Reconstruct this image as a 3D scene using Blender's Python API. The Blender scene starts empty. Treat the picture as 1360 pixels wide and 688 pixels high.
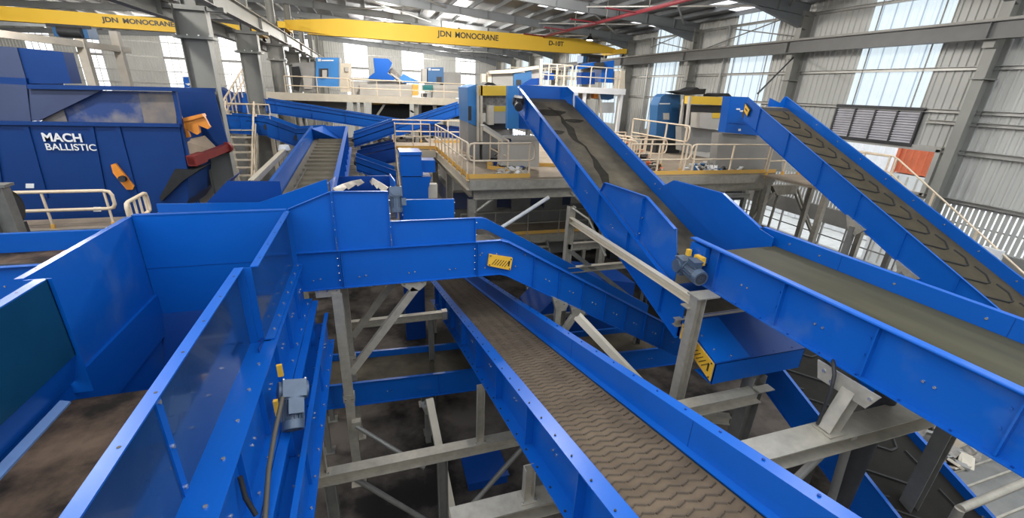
import bpy, bmesh, math, random
from mathutils import Vector as V, Matrix
random.seed(7)
SC = bpy.context.scene
COL = SC.collection

# ---------------------------------------------------------------- camera model
# world: floor z = 0, X along the end wall, Y along the right-hand wall; the
# photographer stands at (0, 0) with the eye 7.5 m above the floor.
EYE = V((0, 0, 7.5)); FPX = 574.556
YAW, PIT, ROL = (math.radians(a) for a in (18.56565, 21.32060, 2.51108))
FWD = V((math.sin(YAW)*math.cos(PIT), math.cos(YAW)*math.cos(PIT), -math.sin(PIT)))
_r = V((math.cos(YAW), -math.sin(YAW), 0)); _u = _r.cross(FWD)
RGT = _r*math.cos(ROL) + _u*math.sin(ROL); UPV = _u*math.cos(ROL) - _r*math.sin(ROL)
def at(px, py, X=None, Y=None, Z=None):
    """the point of a known world plane (X, Y or Z constant) seen at a pixel"""
    d = FWD + RGT*((px-680)/FPX) - UPV*((py-344)/FPX)
    if X is not None: k = (X-EYE.x)/d.x
    elif Y is not None: k = (Y-EYE.y)/d.y
    else: k = (Z-EYE.z)/d.z
    return EYE + d*k
cam_d = bpy.data.cameras.new('camera'); cam = bpy.data.objects.new('camera', cam_d); COL.objects.link(cam)
m = Matrix((RGT, UPV, -FWD)).transposed().to_4x4(); m.translation = EYE
cam.matrix_world = m
cam_d.sensor_width = 36.0; cam_d.lens = 36.0*FPX/1360.0; cam_d.clip_start = 0.05; cam_d.clip_end = 400
SC.camera = cam

# ---------------------------------------------------------------- materials
def mat(name, col, rough=0.5, metal=0.0, col2=None, scale=3.0, amount=0.5, bump=0.0, bscale=40.0, detail=4.0,
        emit=None, estr=0.0, rvar=0.0, stretch=None, spec=0.5, coat=0.0, ramp=None):
    M = bpy.data.materials.new(name); M.use_nodes = True
    nt = M.node_tree; N = nt.nodes; L = nt.links
    b = N['Principled BSDF']
    b.inputs['Roughness'].default_value = rough; b.inputs['Metallic'].default_value = metal
    b.inputs['Specular IOR Level'].default_value = spec
    b.inputs['Coat Weight'].default_value = coat
    tc = N.new('ShaderNodeTexCoord'); mp = N.new('ShaderNodeMapping')
    L.new(tc.outputs['Object'], mp.inputs['Vector'])
    if stretch: mp.inputs['Scale'].default_value = stretch
    c = (*col, 1)
    if col2 is None: col2 = tuple(x*0.8 for x in col)
    n = N.new('ShaderNodeTexNoise'); n.inputs['Scale'].default_value = scale; n.inputs['Detail'].default_value = detail
    n.inputs['Roughness'].default_value = 0.6
    L.new(mp.outputs['Vector'], n.inputs['Vector'])
    r = N.new('ShaderNodeValToRGB')
    r.color_ramp.elements[0].position = 0.5-0.28*amount*0.9; r.color_ramp.elements[1].position = 0.5+0.28
    if ramp: r.color_ramp.elements[0].position, r.color_ramp.elements[1].position = ramp
    r.color_ramp.elements[0].color = (*col2, 1); r.color_ramp.elements[1].color = c
    L.new(n.outputs['Fac'], r.inputs['Fac']); L.new(r.outputs['Color'], b.inputs['Base Color'])
    if rvar:
        mr = N.new('ShaderNodeMapRange'); mr.inputs['To Min'].default_value = rough-rvar; mr.inputs['To Max'].default_value = rough+rvar
        L.new(n.outputs['Fac'], mr.inputs['Value']); L.new(mr.outputs['Result'], b.inputs['Roughness'])
    if bump:
        n2 = N.new('ShaderNodeTexNoise'); n2.inputs['Scale'].default_value = bscale; n2.inputs['Detail'].default_value = 6
        L.new(mp.outputs['Vector'], n2.inputs['Vector'])
        bp = N.new('ShaderNodeBump'); bp.inputs['Strength'].default_value = bump; bp.inputs['Distance'].default_value = 0.02
        L.new(n2.outputs['Fac'], bp.inputs['Height']); L.new(bp.outputs['Normal'], b.inputs['Normal'])
    if emit:
        b.inputs['Emission Color'].default_value = (*emit, 1); b.inputs['Emission Strength'].default_value = estr
    return M
BLUE   = mat('blue_paint', (0.003, 0.100, 0.45), 0.32, col2=(0.0026, 0.089, 0.405), scale=1.3, amount=1, rvar=0.06, bump=0.015, bscale=9, spec=0.4)
BLUED  = mat('blue_paint_dusty', (0.05, 0.14, 0.41), 0.45, col2=(0.003, 0.098, 0.44), scale=1.7, ramp=(0.52, 0.82), rvar=0.08, bump=0.03, bscale=14, spec=0.35)
NAVY   = mat('deep_blue_paint', (0.003, 0.05, 0.26), 0.4, col2=(0.0025, 0.042, 0.22), scale=1.1, rvar=0.05, bump=0.02, bscale=10, spec=0.35)
BALL   = mat('machine_blue_paint', (0.005, 0.042, 0.19), 0.45, col2=(0.004, 0.036, 0.165), scale=1.0, rvar=0.06, bump=0.02, bscale=8, spec=0.3)
BALLG  = mat('machine_grey_blue_paint', (0.055, 0.075, 0.16), 0.5, col2=(0.045, 0.062, 0.135), scale=1.5)
TEAL   = mat('teal_shaded_blue_panel', (0.006, 0.055, 0.12), 0.25, col2=(0.005, 0.045, 0.10), scale=1.5)  # same blue paint darkened to teal, the panel's shade painted in
BLUEREFL  = mat('dusty_blue_dark_reflection', (0.022, 0.065, 0.17), 0.16, col2=(0.005, 0.038, 0.14), scale=1.3, amount=0.7, rvar=0.05, coat=0.3)  # dusty blue, with the dark reflection in its gloss painted into the colour
SBLUE  = mat('sorter_blue_paint', (0.05, 0.24, 0.58), 0.4, col2=(0.045, 0.21, 0.52), scale=1.2)
SBLUE2 = mat('sorter_slate_paint', (0.035, 0.13, 0.30), 0.4, col2=(0.03, 0.115, 0.27), scale=1.2)
GALV   = mat('galvanised_steel', (0.50, 0.455, 0.375), 0.45, 0.4, col2=(0.34, 0.31, 0.255), scale=7, amount=1, rvar=0.1, bump=0.03)
GALVD  = mat('weathered_steel', (0.27, 0.26, 0.235), 0.5, 0.4, col2=(0.18, 0.175, 0.16), scale=4, amount=1, rvar=0.1)
COLM   = mat('grey_column_paint', (0.30, 0.295, 0.265), 0.5, col2=(0.26, 0.255, 0.23), scale=1.5)
RUNW   = mat('runway_grey_backlit', (0.15, 0.148, 0.14), 0.5, col2=(0.125, 0.123, 0.117), scale=1.5)  # darker copy of the column grey, backlit shade painted in
RAFT   = mat('grey_rafter_paint', (0.20, 0.21, 0.215), 0.5, col2=(0.16, 0.17, 0.175), scale=1.0)
CLAD   = mat('wall_cladding', (0.47, 0.465, 0.44), 0.5, 0.0, col2=(0.52, 0.515, 0.485), scale=0.6, spec=0.3)
GIRT   = mat('girt_steel', (0.48, 0.47, 0.44), 0.4, 0.3, col2=(0.4, 0.39, 0.365), scale=2)
RAIL   = mat('cream_rail_paint', (0.80, 0.67, 0.50), 0.5, col2=(0.68, 0.53, 0.37), scale=5, amount=1)
DECK   = mat('dusty_deck', (0.40, 0.32, 0.235), 0.85, col2=(0.22, 0.175, 0.13), scale=1.5, amount=1, bump=0.1)
KERB   = mat('yellow_kerb_paint', (0.80, 0.44, 0.07), 0.5, col2=(0.70, 0.42, 0.12), scale=5, amount=1)
YEL    = mat('guard_yellow', (0.85, 0.48, 0.04), 0.45, col2=(0.75, 0.42, 0.04), scale=4)
CRANEY = mat('crane_yellow', (0.72, 0.44, 0.03), 0.6, col2=(0.74, 0.46, 0.035), scale=0.6)
ORANGE = mat('orange_paint', (0.85, 0.30, 0.03), 0.45, col2=(0.7, 0.24, 0.03), scale=4)
REDP   = mat('red_paint', (0.22, 0.022, 0.02), 0.5, col2=(0.17, 0.02, 0.018), scale=3)
PIPER  = mat('red_pipe_paint', (0.20, 0.022, 0.03), 0.45)
BLACK  = mat('black_rubber', (0.02, 0.02, 0.021), 0.6, col2=(0.012, 0.012, 0.013), scale=8, bump=0.1)
DARK   = mat('dark_grey_steel', (0.055, 0.055, 0.058), 0.5, 0.3, col2=(0.04, 0.04, 0.042), scale=4)
GREYP  = mat('light_grey_paint', (0.50, 0.47, 0.42), 0.5, col2=(0.42, 0.39, 0.35), scale=2, amount=1)
GREYM  = mat('mid_grey_paint', (0.30, 0.29, 0.27), 0.5, col2=(0.24, 0.23, 0.215), scale=2, amount=1)
BEIGE  = mat('beige_paint', (0.66, 0.58, 0.46), 0.5, col2=(0.56, 0.49, 0.38), scale=3, amount=1)
WHITE  = mat('white_paint', (0.80, 0.80, 0.80), 0.4, col2=(0.74, 0.74, 0.74))
MOTORG = mat('motor_grey_paint', (0.10, 0.135, 0.19), 0.4, 0.1, col2=(0.06, 0.085, 0.125), scale=6, amount=1, rvar=0.08)
SEAL   = mat('light_blue_seal', (0.16, 0.28, 0.55), 0.4)
BOLT   = mat('zinc_bolt', (0.72, 0.72, 0.70), 0.25, 0.8)
BLACKT = mat('black_lettering', (0.03, 0.025, 0.015), 0.5)
LEAD   = mat('brown_cable', (0.09, 0.075, 0.055), 0.6)
FLOOR  = mat('dusty_concrete_lit_patches', (0.13, 0.108, 0.092), 0.8, spec=0.2, col2=(0.016, 0.0135, 0.012), scale=0.55, ramp=(0.42, 0.62), bump=0.08, bscale=12, detail=9)  # noise contrast paints patches of light and shade onto the dusty floor
GROUND = mat('yard_concrete', (0.6, 0.59, 0.56), 0.9)
BELTD  = mat('grey_green_belt', (0.15, 0.122, 0.082), 0.65, col2=(0.05, 0.042, 0.03), scale=1.9, amount=0.6, rvar=0.1, spec=0.2, stretch=(0.9, 0.8, 0.8), bump=0.05, bscale=18, detail=7)
BELTM  = mat('dark_green_belt', (0.075, 0.068, 0.04), 0.5, col2=(0.035, 0.032, 0.019), spec=0.1, scale=1.6, amount=1, rvar=0.08, stretch=(2.2, 0.3, 1), detail=7)
BELTC  = mat('brown_chevron_belt', (0.15, 0.108, 0.072), 0.8, spec=0.15, col2=(0.075, 0.054, 0.036), scale=3.0, amount=1, bump=0.12, bscale=50, detail=8)
BELTCR = mat('dark_belt_cleat', (0.10, 0.072, 0.048), 0.65, spec=0.35, col2=(0.055, 0.04, 0.027), scale=6, amount=1)
BELTE  = mat('olive_chevron_belt', (0.085, 0.068, 0.042), 0.75, spec=0.15, col2=(0.045, 0.037, 0.024), scale=2.0, amount=1, bump=0.08)
BELTK  = mat('black_chevron_belt', (0.026, 0.023, 0.019), 0.75, spec=0.12, col2=(0.014, 0.0125, 0.0105), scale=2.0, amount=1, bump=0.08)
BELTL  = mat('dirty_brown_belt', (0.16, 0.105, 0.07), 0.75, spec=0.2, col2=(0.022, 0.016, 0.012), scale=1.7, ramp=(0.40, 0.66), bump=0.5, bscale=9, detail=9)
BELTG  = mat('worn_cleated_belt', (0.17, 0.138, 0.085), 0.6, 0.0, col2=(0.085, 0.07, 0.043), scale=2.2, amount=1, rvar=0.1)
STAIN  = mat('dark_belt_dirt', (0.035, 0.03, 0.022), 0.8, spec=0.1, col2=(0.022, 0.019, 0.014), scale=6)
CLEAT  = mat('black_cleat', (0.02, 0.018, 0.015), 0.7)
WASTE  = mat('mixed_waste', (0.40, 0.36, 0.31), 0.8, col2=(0.10, 0.09, 0.08), scale=9, amount=1, bump=0.5)
DIRTYP = mat('dirty_clear_panel', (0.32, 0.25, 0.18), 0.35, col2=(0.09, 0.10, 0.14), scale=1.6, amount=1, detail=7)
BDIRT  = mat('dirt_smeared_blue_panel', (0.34, 0.30, 0.24), 0.42, col2=(0.02, 0.055, 0.20), scale=0.9, amount=0.1, detail=5)
STEELM = mat('polished_steel_lip', (0.36, 0.33, 0.28), 0.4, 0.7, col2=(0.2, 0.18, 0.15), scale=5)
LOUV   = mat('louvre_aluminium', (0.62, 0.60, 0.64), 0.5)
CONTR  = mat('orange_container_paint', (0.80, 0.20, 0.09), 0.5)
SHEETR = mat('roof_sheeting', (0.30, 0.30, 0.30), 0.5, 0.1, col2=(0.20, 0.20, 0.20), scale=0.9, amount=1)
DAY    = mat('daylight_sheet', (0.30, 0.33, 0.36), 0.6, emit=(0.80, 0.93, 1.0), estr=0.56)
DAYR   = mat('daylight_rib', (0.22, 0.25, 0.29), 0.6, emit=(0.62, 0.78, 0.95), estr=0.36)
DAYE   = mat('daylight_pane', (0.8, 0.85, 0.9), 0.6, emit=(0.97, 0.99, 1.0), estr=0.95)
SKYL   = mat('skylight_sheet', (0.8, 0.85, 0.9), 0.6, emit=(0.95, 0.97, 1.0), estr=1.1)
LAMPE  = mat('lamp_lens', (0.9, 0.9, 0.85), 0.4, emit=(1.0, 0.97, 0.9), estr=5.0)

# ---------------------------------------------------------------- mesh builder
class MB:
    def __init__(s): s.v = []; s.f = []; s.m = []; s.sm = []; s.mats = []
    def mi(s, M):
        if M not in s.mats: s.mats.append(M)
        return s.mats.index(M)
    def add(s, vs, fs, M, smooth=False):
        o = len(s.v); k = s.mi(M); s.v += [V(p) for p in vs]
        for f in fs: s.f.append([i+o for i in f]); s.m.append(k); s.sm.append(smooth)
        return s
    def prism(s, pts, vec, M):
        """polygon pts extruded by vec"""
        n = len(pts); vec = V(vec); a = [V(p) for p in pts]; b = [p+vec for p in a]
        fs = [list(range(n))[::-1], [i+n for i in range(n)]]+[[i, (i+1) % n, (i+1) % n+n, i+n] for i in range(n)]
        return s.add(a+b, fs, M)
    def box(s, a, b, M):
        x0, y0, z0 = a; x1, y1, z1 = b
        return s.prism([(x0, y0, z0), (x1, y0, z0), (x1, y1, z0), (x0, y1, z0)], (0, 0, z1-z0), M)
    def bar(s, a, b, w, h, M, up=(0, 0, 1), ofs=(0, 0)):
        """rectangular bar from a to b: w sideways, h along up"""
        a = V(a); b = V(b); d = (b-a).normalized(); u = V(up)
        if abs(d.dot(u)) > 0.98: u = V((0, 1, 0)) if abs(d.y) < 0.9 else V((1, 0, 0))
        sd = d.cross(u).normalized(); u = sd.cross(d).normalized()
        c = a+sd*ofs[0]+u*ofs[1]
        q = [c+sd*(w/2)+u*(h/2), c-sd*(w/2)+u*(h/2), c-sd*(w/2)-u*(h/2), c+sd*(w/2)-u*(h/2)]
        return s.prism(q, b-a, M)
    def ibeam(s, a, b, w, h, M, up=(0, 0, 1), tf=0.014, tw=0.010):
        s.bar(a, b, w, tf, M, up, (0, h/2-tf/2)); s.bar(a, b, w, tf, M, up, (0, -h/2+tf/2))
        return s.bar(a, b, tw, h-2*tf, M, up)
    def chan(s, a, b, w, h, M, up=(0, 0, 1), t=0.010, side=1):
        s.bar(a, b, w, t, M, up, (0, h/2-t/2)); s.bar(a, b, w, t, M, up, (0, -h/2+t/2))
        return s.bar(a, b, t, h-2*t, M, up, (side*(w/2-t/2), 0))
    def tube(s, pts, r, M, n=8, cap=True):
        pts = [V(p) for p in pts]; N = len(pts); rings = []; u = None
        for i, p in enumerate(pts):
            d = ((pts[i]-pts[i-1]).normalized() if i else V()) + ((pts[i+1]-pts[i]).normalized() if i < N-1 else V())
            d.normalize()
            if u is None: u = V((0, 0, 1)) if abs(d.z) < 0.9 else V((0, 1, 0))
            a = d.cross(u).normalized(); u2 = a.cross(d).normalized(); u = u2
            k = 1.0
            if 0 < i < N-1:
                c = (pts[i]-pts[i-1]).normalized().dot(d); k = 1/max(c, 0.6)
            rings.append([p+(a*math.cos(t)+u2*math.sin(t))*r*k for t in (2*math.pi*j/n for j in range(n))])
        vs = [q for R in rings for q in R]; fs = []
        for i in range(N-1):
            for j in range(n): fs.append([i*n+j, i*n+(j+1) % n, (i+1)*n+(j+1) % n, (i+1)*n+j])
        s.add(vs, fs, M, True)
        if cap: s.add(rings[0]+rings[-1], [list(range(n))[::-1], list(range(n, 2*n))], M)
        return s
    def cyl(s, a, b, r, M, n=16, r2=None):
        a = V(a); b = V(b); d = (b-a).normalized(); u = V((0, 0, 1)) if abs(d.z) < 0.9 else V((0, 1, 0))
        x = d.cross(u).normalized(); y = x.cross(d); r2 = r if r2 is None else r2
        A = [a+(x*math.cos(t)+y*math.sin(t))*r for t in (2*math.pi*j/n for j in range(n))]
        B = [b+(x*math.cos(t)+y*math.sin(t))*r2 for t in (2*math.pi*j/n for j in range(n))]
        s.add(A+B, [[j, (j+1) % n, (j+1) % n+n, j+n] for j in range(n)], M, True)
        return s.add(A+B, [list(range(n))[::-1], list(range(n, 2*n))], M)
    def bolt(s, p, nrm, r=0.014, h=0.012, M=None):
        p = V(p); nrm = V(nrm).normalized()
        return s.cyl(p-nrm*0.002, p+nrm*h, r, M or BOLT, 6)
    def build(s, name, parent=None, base=None):
        me = bpy.data.meshes.new(name)
        if base is None:
            if parent is not None: base = parent['_b'] if '_b' in parent else (0, 0, 0)
            else:
                xs = [p.x for p in s.v]; ys = [p.y for p in s.v]; zs = [p.z for p in s.v]
                base = ((min(xs)+max(xs))/2, (min(ys)+max(ys))/2, min(zs))
        base = V(base)
        me.from_pydata([p-base for p in s.v], [], s.f)
        for M in s.mats: me.materials.append(M)
        me.polygons.foreach_set('material_index', s.m); me.polygons.foreach_set('use_smooth', s.sm)
        bm = bmesh.new(); bm.from_mesh(me); bmesh.ops.recalc_face_normals(bm, faces=bm.faces); bm.to_mesh(me); bm.free()
        me.update()
        o = bpy.data.objects.new(name, me); COL.objects.link(o)
        if parent is not None:
            o.parent = parent
            o['_b'] = list(base)
        else: o.location = base
        return o
def tag(o, label, cat, group=None):
    o['label'] = label; o['category'] = cat
    if group: o['group'] = group
    return o
def thing(name, label, cat, loc=(0, 0, 0), group=None):
    o = bpy.data.objects.new(name, None); COL.objects.link(o); o.empty_display_size = 0.2
    o.location = loc; o['_b'] = list(loc)
    return tag(o, label, cat, group)
def struct(name, mb):
    o = mb.build(name); o['kind'] = 'structure'; return o
def copy_tree(o, parent=None):
    c = o.copy(); COL.objects.link(c)
    if parent is not None: c.parent = parent
    for ch in list(o.children): copy_tree(ch, c)
    return c
def part(name, mb, parent, label=None):
    o = mb.build(name, parent)
    if label: o['label'] = label
    return o
# a plate standing in plane Y (or X), given by pixels on that plane, with real depth
def slabY(mb, pix, Y, dep, M): return mb.prism([at(x, y, Y=Y) for x, y in pix], (0, dep, 0), M)
def slabX(mb, pix, X, dep, M): return mb.prism([at(x, y, X=X) for x, y in pix], (dep, 0, 0), M)

def lerp(a, b, t): return V(a)*(1-t)+V(b)*t
def polylen(pts): return sum((V(pts[i+1])-V(pts[i])).length for i in range(len(pts)-1))
def along(pts, d):
    for i in range(len(pts)-1):
        l = (V(pts[i+1])-V(pts[i])).length
        if d <= l: return lerp(pts[i], pts[i+1], d/l), (V(pts[i+1])-V(pts[i])).normalized()
        d -= l
    return V(pts[-1]), (V(pts[-1])-V(pts[-2])).normalized()

def side_frame(mb, pts, h, out, M, fw=0.08, bw=0.08, t=0.012, rib=1.0, rib0=0.5, bolts=True, fin=0.0, ribw=None):
    """a conveyor's side: web under the polyline pts, flanges turned outwards, ribs and bolts"""
    pts = [V(p) for p in pts]; out = V(out).normalized(); dn = V((0, 0, -h))
    for a, b in zip(pts, pts[1:]):
        mb.prism([a, b, b+dn, a+dn], -out*t, M)
        mb.prism([a-out*(t+fin), b-out*(t+fin), b+out*fw, a+out*fw], (0, 0, 0.012), M)
        if bw: mb.prism([a+dn-out*t, b+dn-out*t, b+dn+out*bw, a+dn+out*bw], (0, 0, -0.012), M)
    Ltot = polylen(pts); d = rib0; rw = ribw or min(fw, bw or fw)*0.8
    while rib and d < Ltot-0.1:
        p, dr = along(pts, d); n = out
        mb.prism([p+V((0, 0, -0.003)), p+out*rw+V((0, 0, -0.003)), p+dn*0.97+out*rw, p+dn*0.97], dr*0.014, M)
        if bolts:
            for k in (0.3, 0.62): mb.bolt(p+dn*k+dr*0.07, out, 0.013, 0.012, M)
            q = p+dr*(rib*0.5)
            mb.bolt(q+dn*0.55, out, 0.015, 0.012); mb.bolt(q+dn*0.55+dr*0.09, out, 0.015, 0.012)
        d += rib
    return mb
def flange_bolts(mb, pts, off, step, nrm, r=0.012, M=None):
    d = step/2; Lt = polylen(pts)
    while d < Lt:
        p, dr = along(pts, d); mb.bolt(p+V(off), nrm, r, 0.012, M); d += step
    return mb

def lettering(name, txt, size, origin, xdir, up, M, parent, bold=0.0, depth=0.004, width=None, shear=0):
    cu = bpy.data.curves.new(name, 'FONT'); cu.body = txt; cu.size = size; cu.extrude = depth; cu.offset = bold; cu.shear = shear
    ob = bpy.data.objects.new(name+'_curve', cu); COL.objects.link(ob)
    dg = bpy.context.evaluated_depsgraph_get()
    me = bpy.data.meshes.new_from_object(ob.evaluated_get(dg)); me.name = name
    bpy.data.objects.remove(ob)
    x = V(xdir).normalized(); y = (V(up)-x*V(up).dot(x)).normalized(); z = x.cross(y)
    base = V(parent['_b']); xs = [v.co.x for v in me.vertices]; stretch = width/(max(xs)-min(xs)) if width else 1.0
    for v in me.vertices: c = v.co.copy(); v.co = V(origin)+x*(c.x*stretch)+y*c.y+z*c.z-base
    me.materials.clear(); me.materials.append(M)
    o = bpy.data.objects.new(name, me); COL.objects.link(o); o.parent = parent; o['_b'] = list(base)
    return o

def handrail(parent, pts, h=1.0, M=None, spacing=1.3, r=0.026, loops=(False, False), name='handrail', mid=0.5, kerb=False):
    """two rails on posts along the deck edge pts; each post is a piece of the rail"""
    M = M or RAIL; pts = [V(p) for p in pts]; up = V((0, 0, h)); md = V((0, 0, h*mid))
    mb = MB(); top = [p+up for p in pts]; mdl = [p+md for p in pts]
    def loop_end(i, j):
        d = (pts[i]-pts[j]).normalized()*0.16
        return [pts[i]+up, pts[i]+up+d*0.7+V((0, 0, -0.03)), pts[i]+up+d+V((0, 0, -0.13)), pts[i]+md+d+V((0, 0, 0.13)), pts[i]+md+d*0.7+V((0, 0, 0.03)), pts[i]+md]
    mb.tube(top, r, M); mb.tube(mdl, r, M)
    if loops[0]: mb.tube(loop_end(0, 1), r, M)
    if loops[1]: mb.tube(loop_end(-1, -2), r, M)
    if kerb:
        for a, b in zip(pts, pts[1:]): mb.bar(a+V((0, 0, 0.05)), b+V((0, 0, 0.05)), 0.012, 0.1, KERB)
    hr = mb.build(name, parent)
    for a, b in zip(pts, pts[1:]):
        n = max(1, round((b-a).length/spacing))
        for k in range(n+1):
            if k == n and (b-pts[-1]).length > 1e-6: continue
            p = lerp(a, b, k/n); q = MB(); q.bar(p+V((0, 0, -0.12)), p+up, 0.045, 0.045, M)
            q.bar(p+V((0, 0, -0.12)), p+V((0, 0, 0.12)), 0.07, 0.07, KERB if M is RAIL else M)
            q.build('post', hr)
    return hr
# ================================================================ the shed
XW, YE, XL_, XC = 20.0, 70.0, -46.0, -5.0     # right wall, end wall, left wall, middle column row
BAYS = [10.05+7.35*k for k in range(-1, 9)]
def roofz(x): return 11.9+0.06*(20-x) if x > XC else 11.9+0.06*25-0.045*(XC-x)

mb = MB(); mb.box((XL_, -8.1, -0.2), (XW+0.1, YE, 0), FLOOR); struct('floor', mb)
mb = MB(); mb.box((XW+0.1, -8.1, -0.2), (60, YE, -0.05), GROUND)
o = struct('trim_1', mb)

# corrugated cladding: ribs every 0.25 m, in a given (along, z) rectangle
def clad(mb, axis, c, a0, a1, z0, z1, M, inward, pitch=0.25, dep=0.04, z1b=None):
    pts = []; a = a0
    while a < a1-1e-6:
        b = min(a+pitch, a1); w = b-a
        pts += [(a, 0), (a+w*0.56, 0), (a+w*0.66, dep), (a+w*0.9, dep)]
        a = b
    pts.append((a1, 0)); vs = []
    for s, d in pts:
        zt = z1 if z1b is None else z1+(z1b-z1)*(s-a0)/(a1-a0)
        for z in (z0, zt):
            vs.append((c+inward*d, s, z) if axis == 'X' else (s, c+inward*d, z))
    fs = [[2*i, 2*i+2, 2*i+3, 2*i+1] for i in range(len(pts)-1)]
    mb.add(vs, fs, M)
    # outer skin gives the sheet thickness
    o = inward*-0.03
    if axis == 'X': mb.prism([(c+o, a0, z0), (c+o, a1, z0), (c+o, a1, z1 if z1b is None else z1b), (c+o, a0, z1)], (o*0.3, 0, 0), M)
    else: mb.prism([(a0, c+o, z0), (a1, c+o, z0), (a1, c+o, z1 if z1b is None else z1b), (a0, c+o, z1)], (0, o*0.3, 0), M)

# ---- right wall: cladding between daylight strips, door opening, vented band
mb = MB(); dw = []
strips = [(13.25+7.35*k-1.42, 13.25+7.35*k+1.42) for k in range(0, 8)]
door = (10.75, 14.5)
ya = -8.0
ZT = 11.95
for i, (s0, s1) in enumerate(strips):
    if s0 > ya: clad(mb, 'X', XW, ya, s0, 6.06, ZT, CLAD, -1)
    zb = 7.46 if i == 0 else 5.2
    if i == 0: clad(mb, 'X', XW, s0, s1, 6.06, zb, CLAD, -1)
    else: clad(mb, 'X', XW, s0, s1, 4.4, zb, CLAD, -1)
    dw.append((s0, s1, zb)); ya = s1
clad(mb, 'X', XW, ya, YE, 6.06, ZT, CLAD, -1)
clad(mb, 'X', XW, -8.0, door[0], 4.35, 6.06, CLAD, -1); clad(mb, 'X', XW, door[1], strips[1][0], 4.35, 6.06, CLAD, -1)
for (a0, a1), (b0, b1) in zip(strips[1:], strips[2:]): clad(mb, 'X', XW, a1, b0, 4.4, 6.06, CLAD, -1)
mb.box((XW-0.12, -8, 2.35), (XW+0.1, YE, 3.05), GREYM)
mb.box((XW-0.15, -8, 0), (XW+0.1, YE, 1.3), GREYM)
mb.box((XW-0.1, 21.5, 3.0), (XW+0.1, YE, 4.45), CLAD)
struct('wall_right', mb)
n = 0
for (s0, s1, zb) in dw:
    n += 1; mb = MB(); w = s1-s0
    clad(mb, 'X', XW, s0, s1, zb, ZT-0.1, DAY, -1, 0.25, 0.035)
    k = s0+0.45
    while k < s1-0.2:
        mb.box((XW-0.05, k, zb), (XW-0.03, k+0.05, ZT-0.1), DAYR); k += 0.5
    for k in (s0+0.3, s1-0.3): mb.box((XW-0.075, k-0.02, zb), (XW-0.045, k+0.02, ZT-0.1), GREYM)
    struct('window_%d' % n, mb)
# vented band: upright slats with the yard showing between them
mb = MB(); y = -7.9
while y < 21.4:
    mb.box((XW-0.06, y, 3.0), (XW-0.03, y+0.115, 4.4), CLAD)
    y += 0.165
for z in (3.05, 3.7, 4.33):
    mb.box((XW-0.03, -8, z-0.03), (XW, 21.5, z+0.03), GIRT)
struct('trim_2', mb)
mb = MB()
for y in [v*1.1-8 for v in range(0, 71)]:
    mb.box((XW-0.08, y, 1.3), (XW, y+0.06, 2.35), GREYM)
mb.box((XW-0.06, -8, 1.75), (XW-0.02, YE, 1.8), GREYM)
struct('trim_3', mb)
# door frame of the open vehicle door
mb = MB()
mb.box((XW-0.16, door[0]-0.15, 6.0), (XW, door[1]+0.1, 6.2), GIRT)
mb.box((XW-0.16, door[0]-0.16, 4.4), (XW, door[0], 6.1), CLAD); mb.box((XW-0.16, door[1], 4.4), (XW, door[1]+0.16, 6.1), GREYM); mb.box((XW-0.16, door[0]-0.1, 4.38), (XW, door[1]+0.1, 4.5), GIRT)
struct('door_1', mb)
# the rust-orange container and pale shed standing in the yard beyond the door
c = thing('shipping_container', 'orange-red shipping container standing in the yard outside the open door', 'container', (24.8, 13.2, -0.05))
mb = MB(); clad(mb, 'X', 23.6, 12.0, 14.2, 4.65, 6.9, CONTR, -1, 0.28, 0.05); mb.box((23.64, 12.0, 4.65), (26.1, 14.2, 6.9), CONTR); part('body', mb, c)
for y in (12.0, 14.08):
    for x in (23.52, 26.0):
        mb = MB(); mb.box((x, y, 4.6), (x+0.12, y+0.12, 6.95), CONTR); part('corner_post', mb, c)
mb = MB(); mb.box((23.6, 12.0, -0.05), (26.1, 14.2, 4.6), WHITE)
for k in range(5): mb.box((23.56, 12.2+k*0.4, 0), (23.6, 12.26+k*0.4, 4.5), GREYP)
part('white_stand', mb, c, 'white block underneath the orange container')
t = thing('yard_shed', 'pale sheet-clad shed across the yard, seen through the open door', 'shed', (29, 20, -0.05))
mb = MB(); clad(mb, 'X', 28.0, 14.8, 27, 0, 8.0, WHITE, -1, 0.6, 0.06); mb.box((28.05, 14.8, -0.05), (31, 27, 8.0), WHITE); part('wall', mb, t)
mb = MB(); mb.prism([(27.8, 14.6, 8.0), (31.2, 14.6, 8.0), (31.2, 14.6, 8.6)], (0, 12.6, 0), GREYP); part('roof', mb, t)

# ---- end wall with its tall daylight panes
mb = MB(); ew = [(-36.8, -34.4), (-32.2, -29.8), (-23.5, -20.5), (-17.2, -14.0), (-9.7, -6.7), (-2.25, 0.8), (5.5, 8.55), (13.3, 16.3)]
xs = XL_
for a, b in ew:
    clad(mb, 'Y', YE, xs, a, 0, roofz(xs), CLAD, -1, 0.3, 0.04, roofz(a)); xs = b
    clad(mb, 'Y', YE, a, b, 0, 5.3, CLAD, -1, 0.3); 
    clad(mb, 'Y', YE, a, b, roofz((a+b)/2)-0.55, roofz((a+b)/2), CLAD, -1, 0.3)
clad(mb, 'Y', YE, xs, XW, 0, roofz(xs), CLAD, -1, 0.3, 0.04, roofz(XW))
struct('wall_back', mb)
for a, b in ew:
    n += 1; mb = MB(); zt = roofz((a+b)/2)-0.5
    mb.box((a, YE, 5.3), (b, YE+0.05, zt), DAYE)
    for k in range(1, 4): x = a+(b-a)*k/4; mb.box((x-0.03, YE-0.05, 5.3), (x+0.03, YE, zt), GIRT)
    for z in (6.5, 7.9, 11.2, zt): mb.box((a-0.05, YE-0.1, z-0.05), (b+0.05, YE, z+0.05), GIRT)
    mb.box((a-0.05, YE-0.16, 9.35), (b+0.05, YE, 9.62), GREYM)
    struct('window_%d' % n, mb)
mb = MB()
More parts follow.
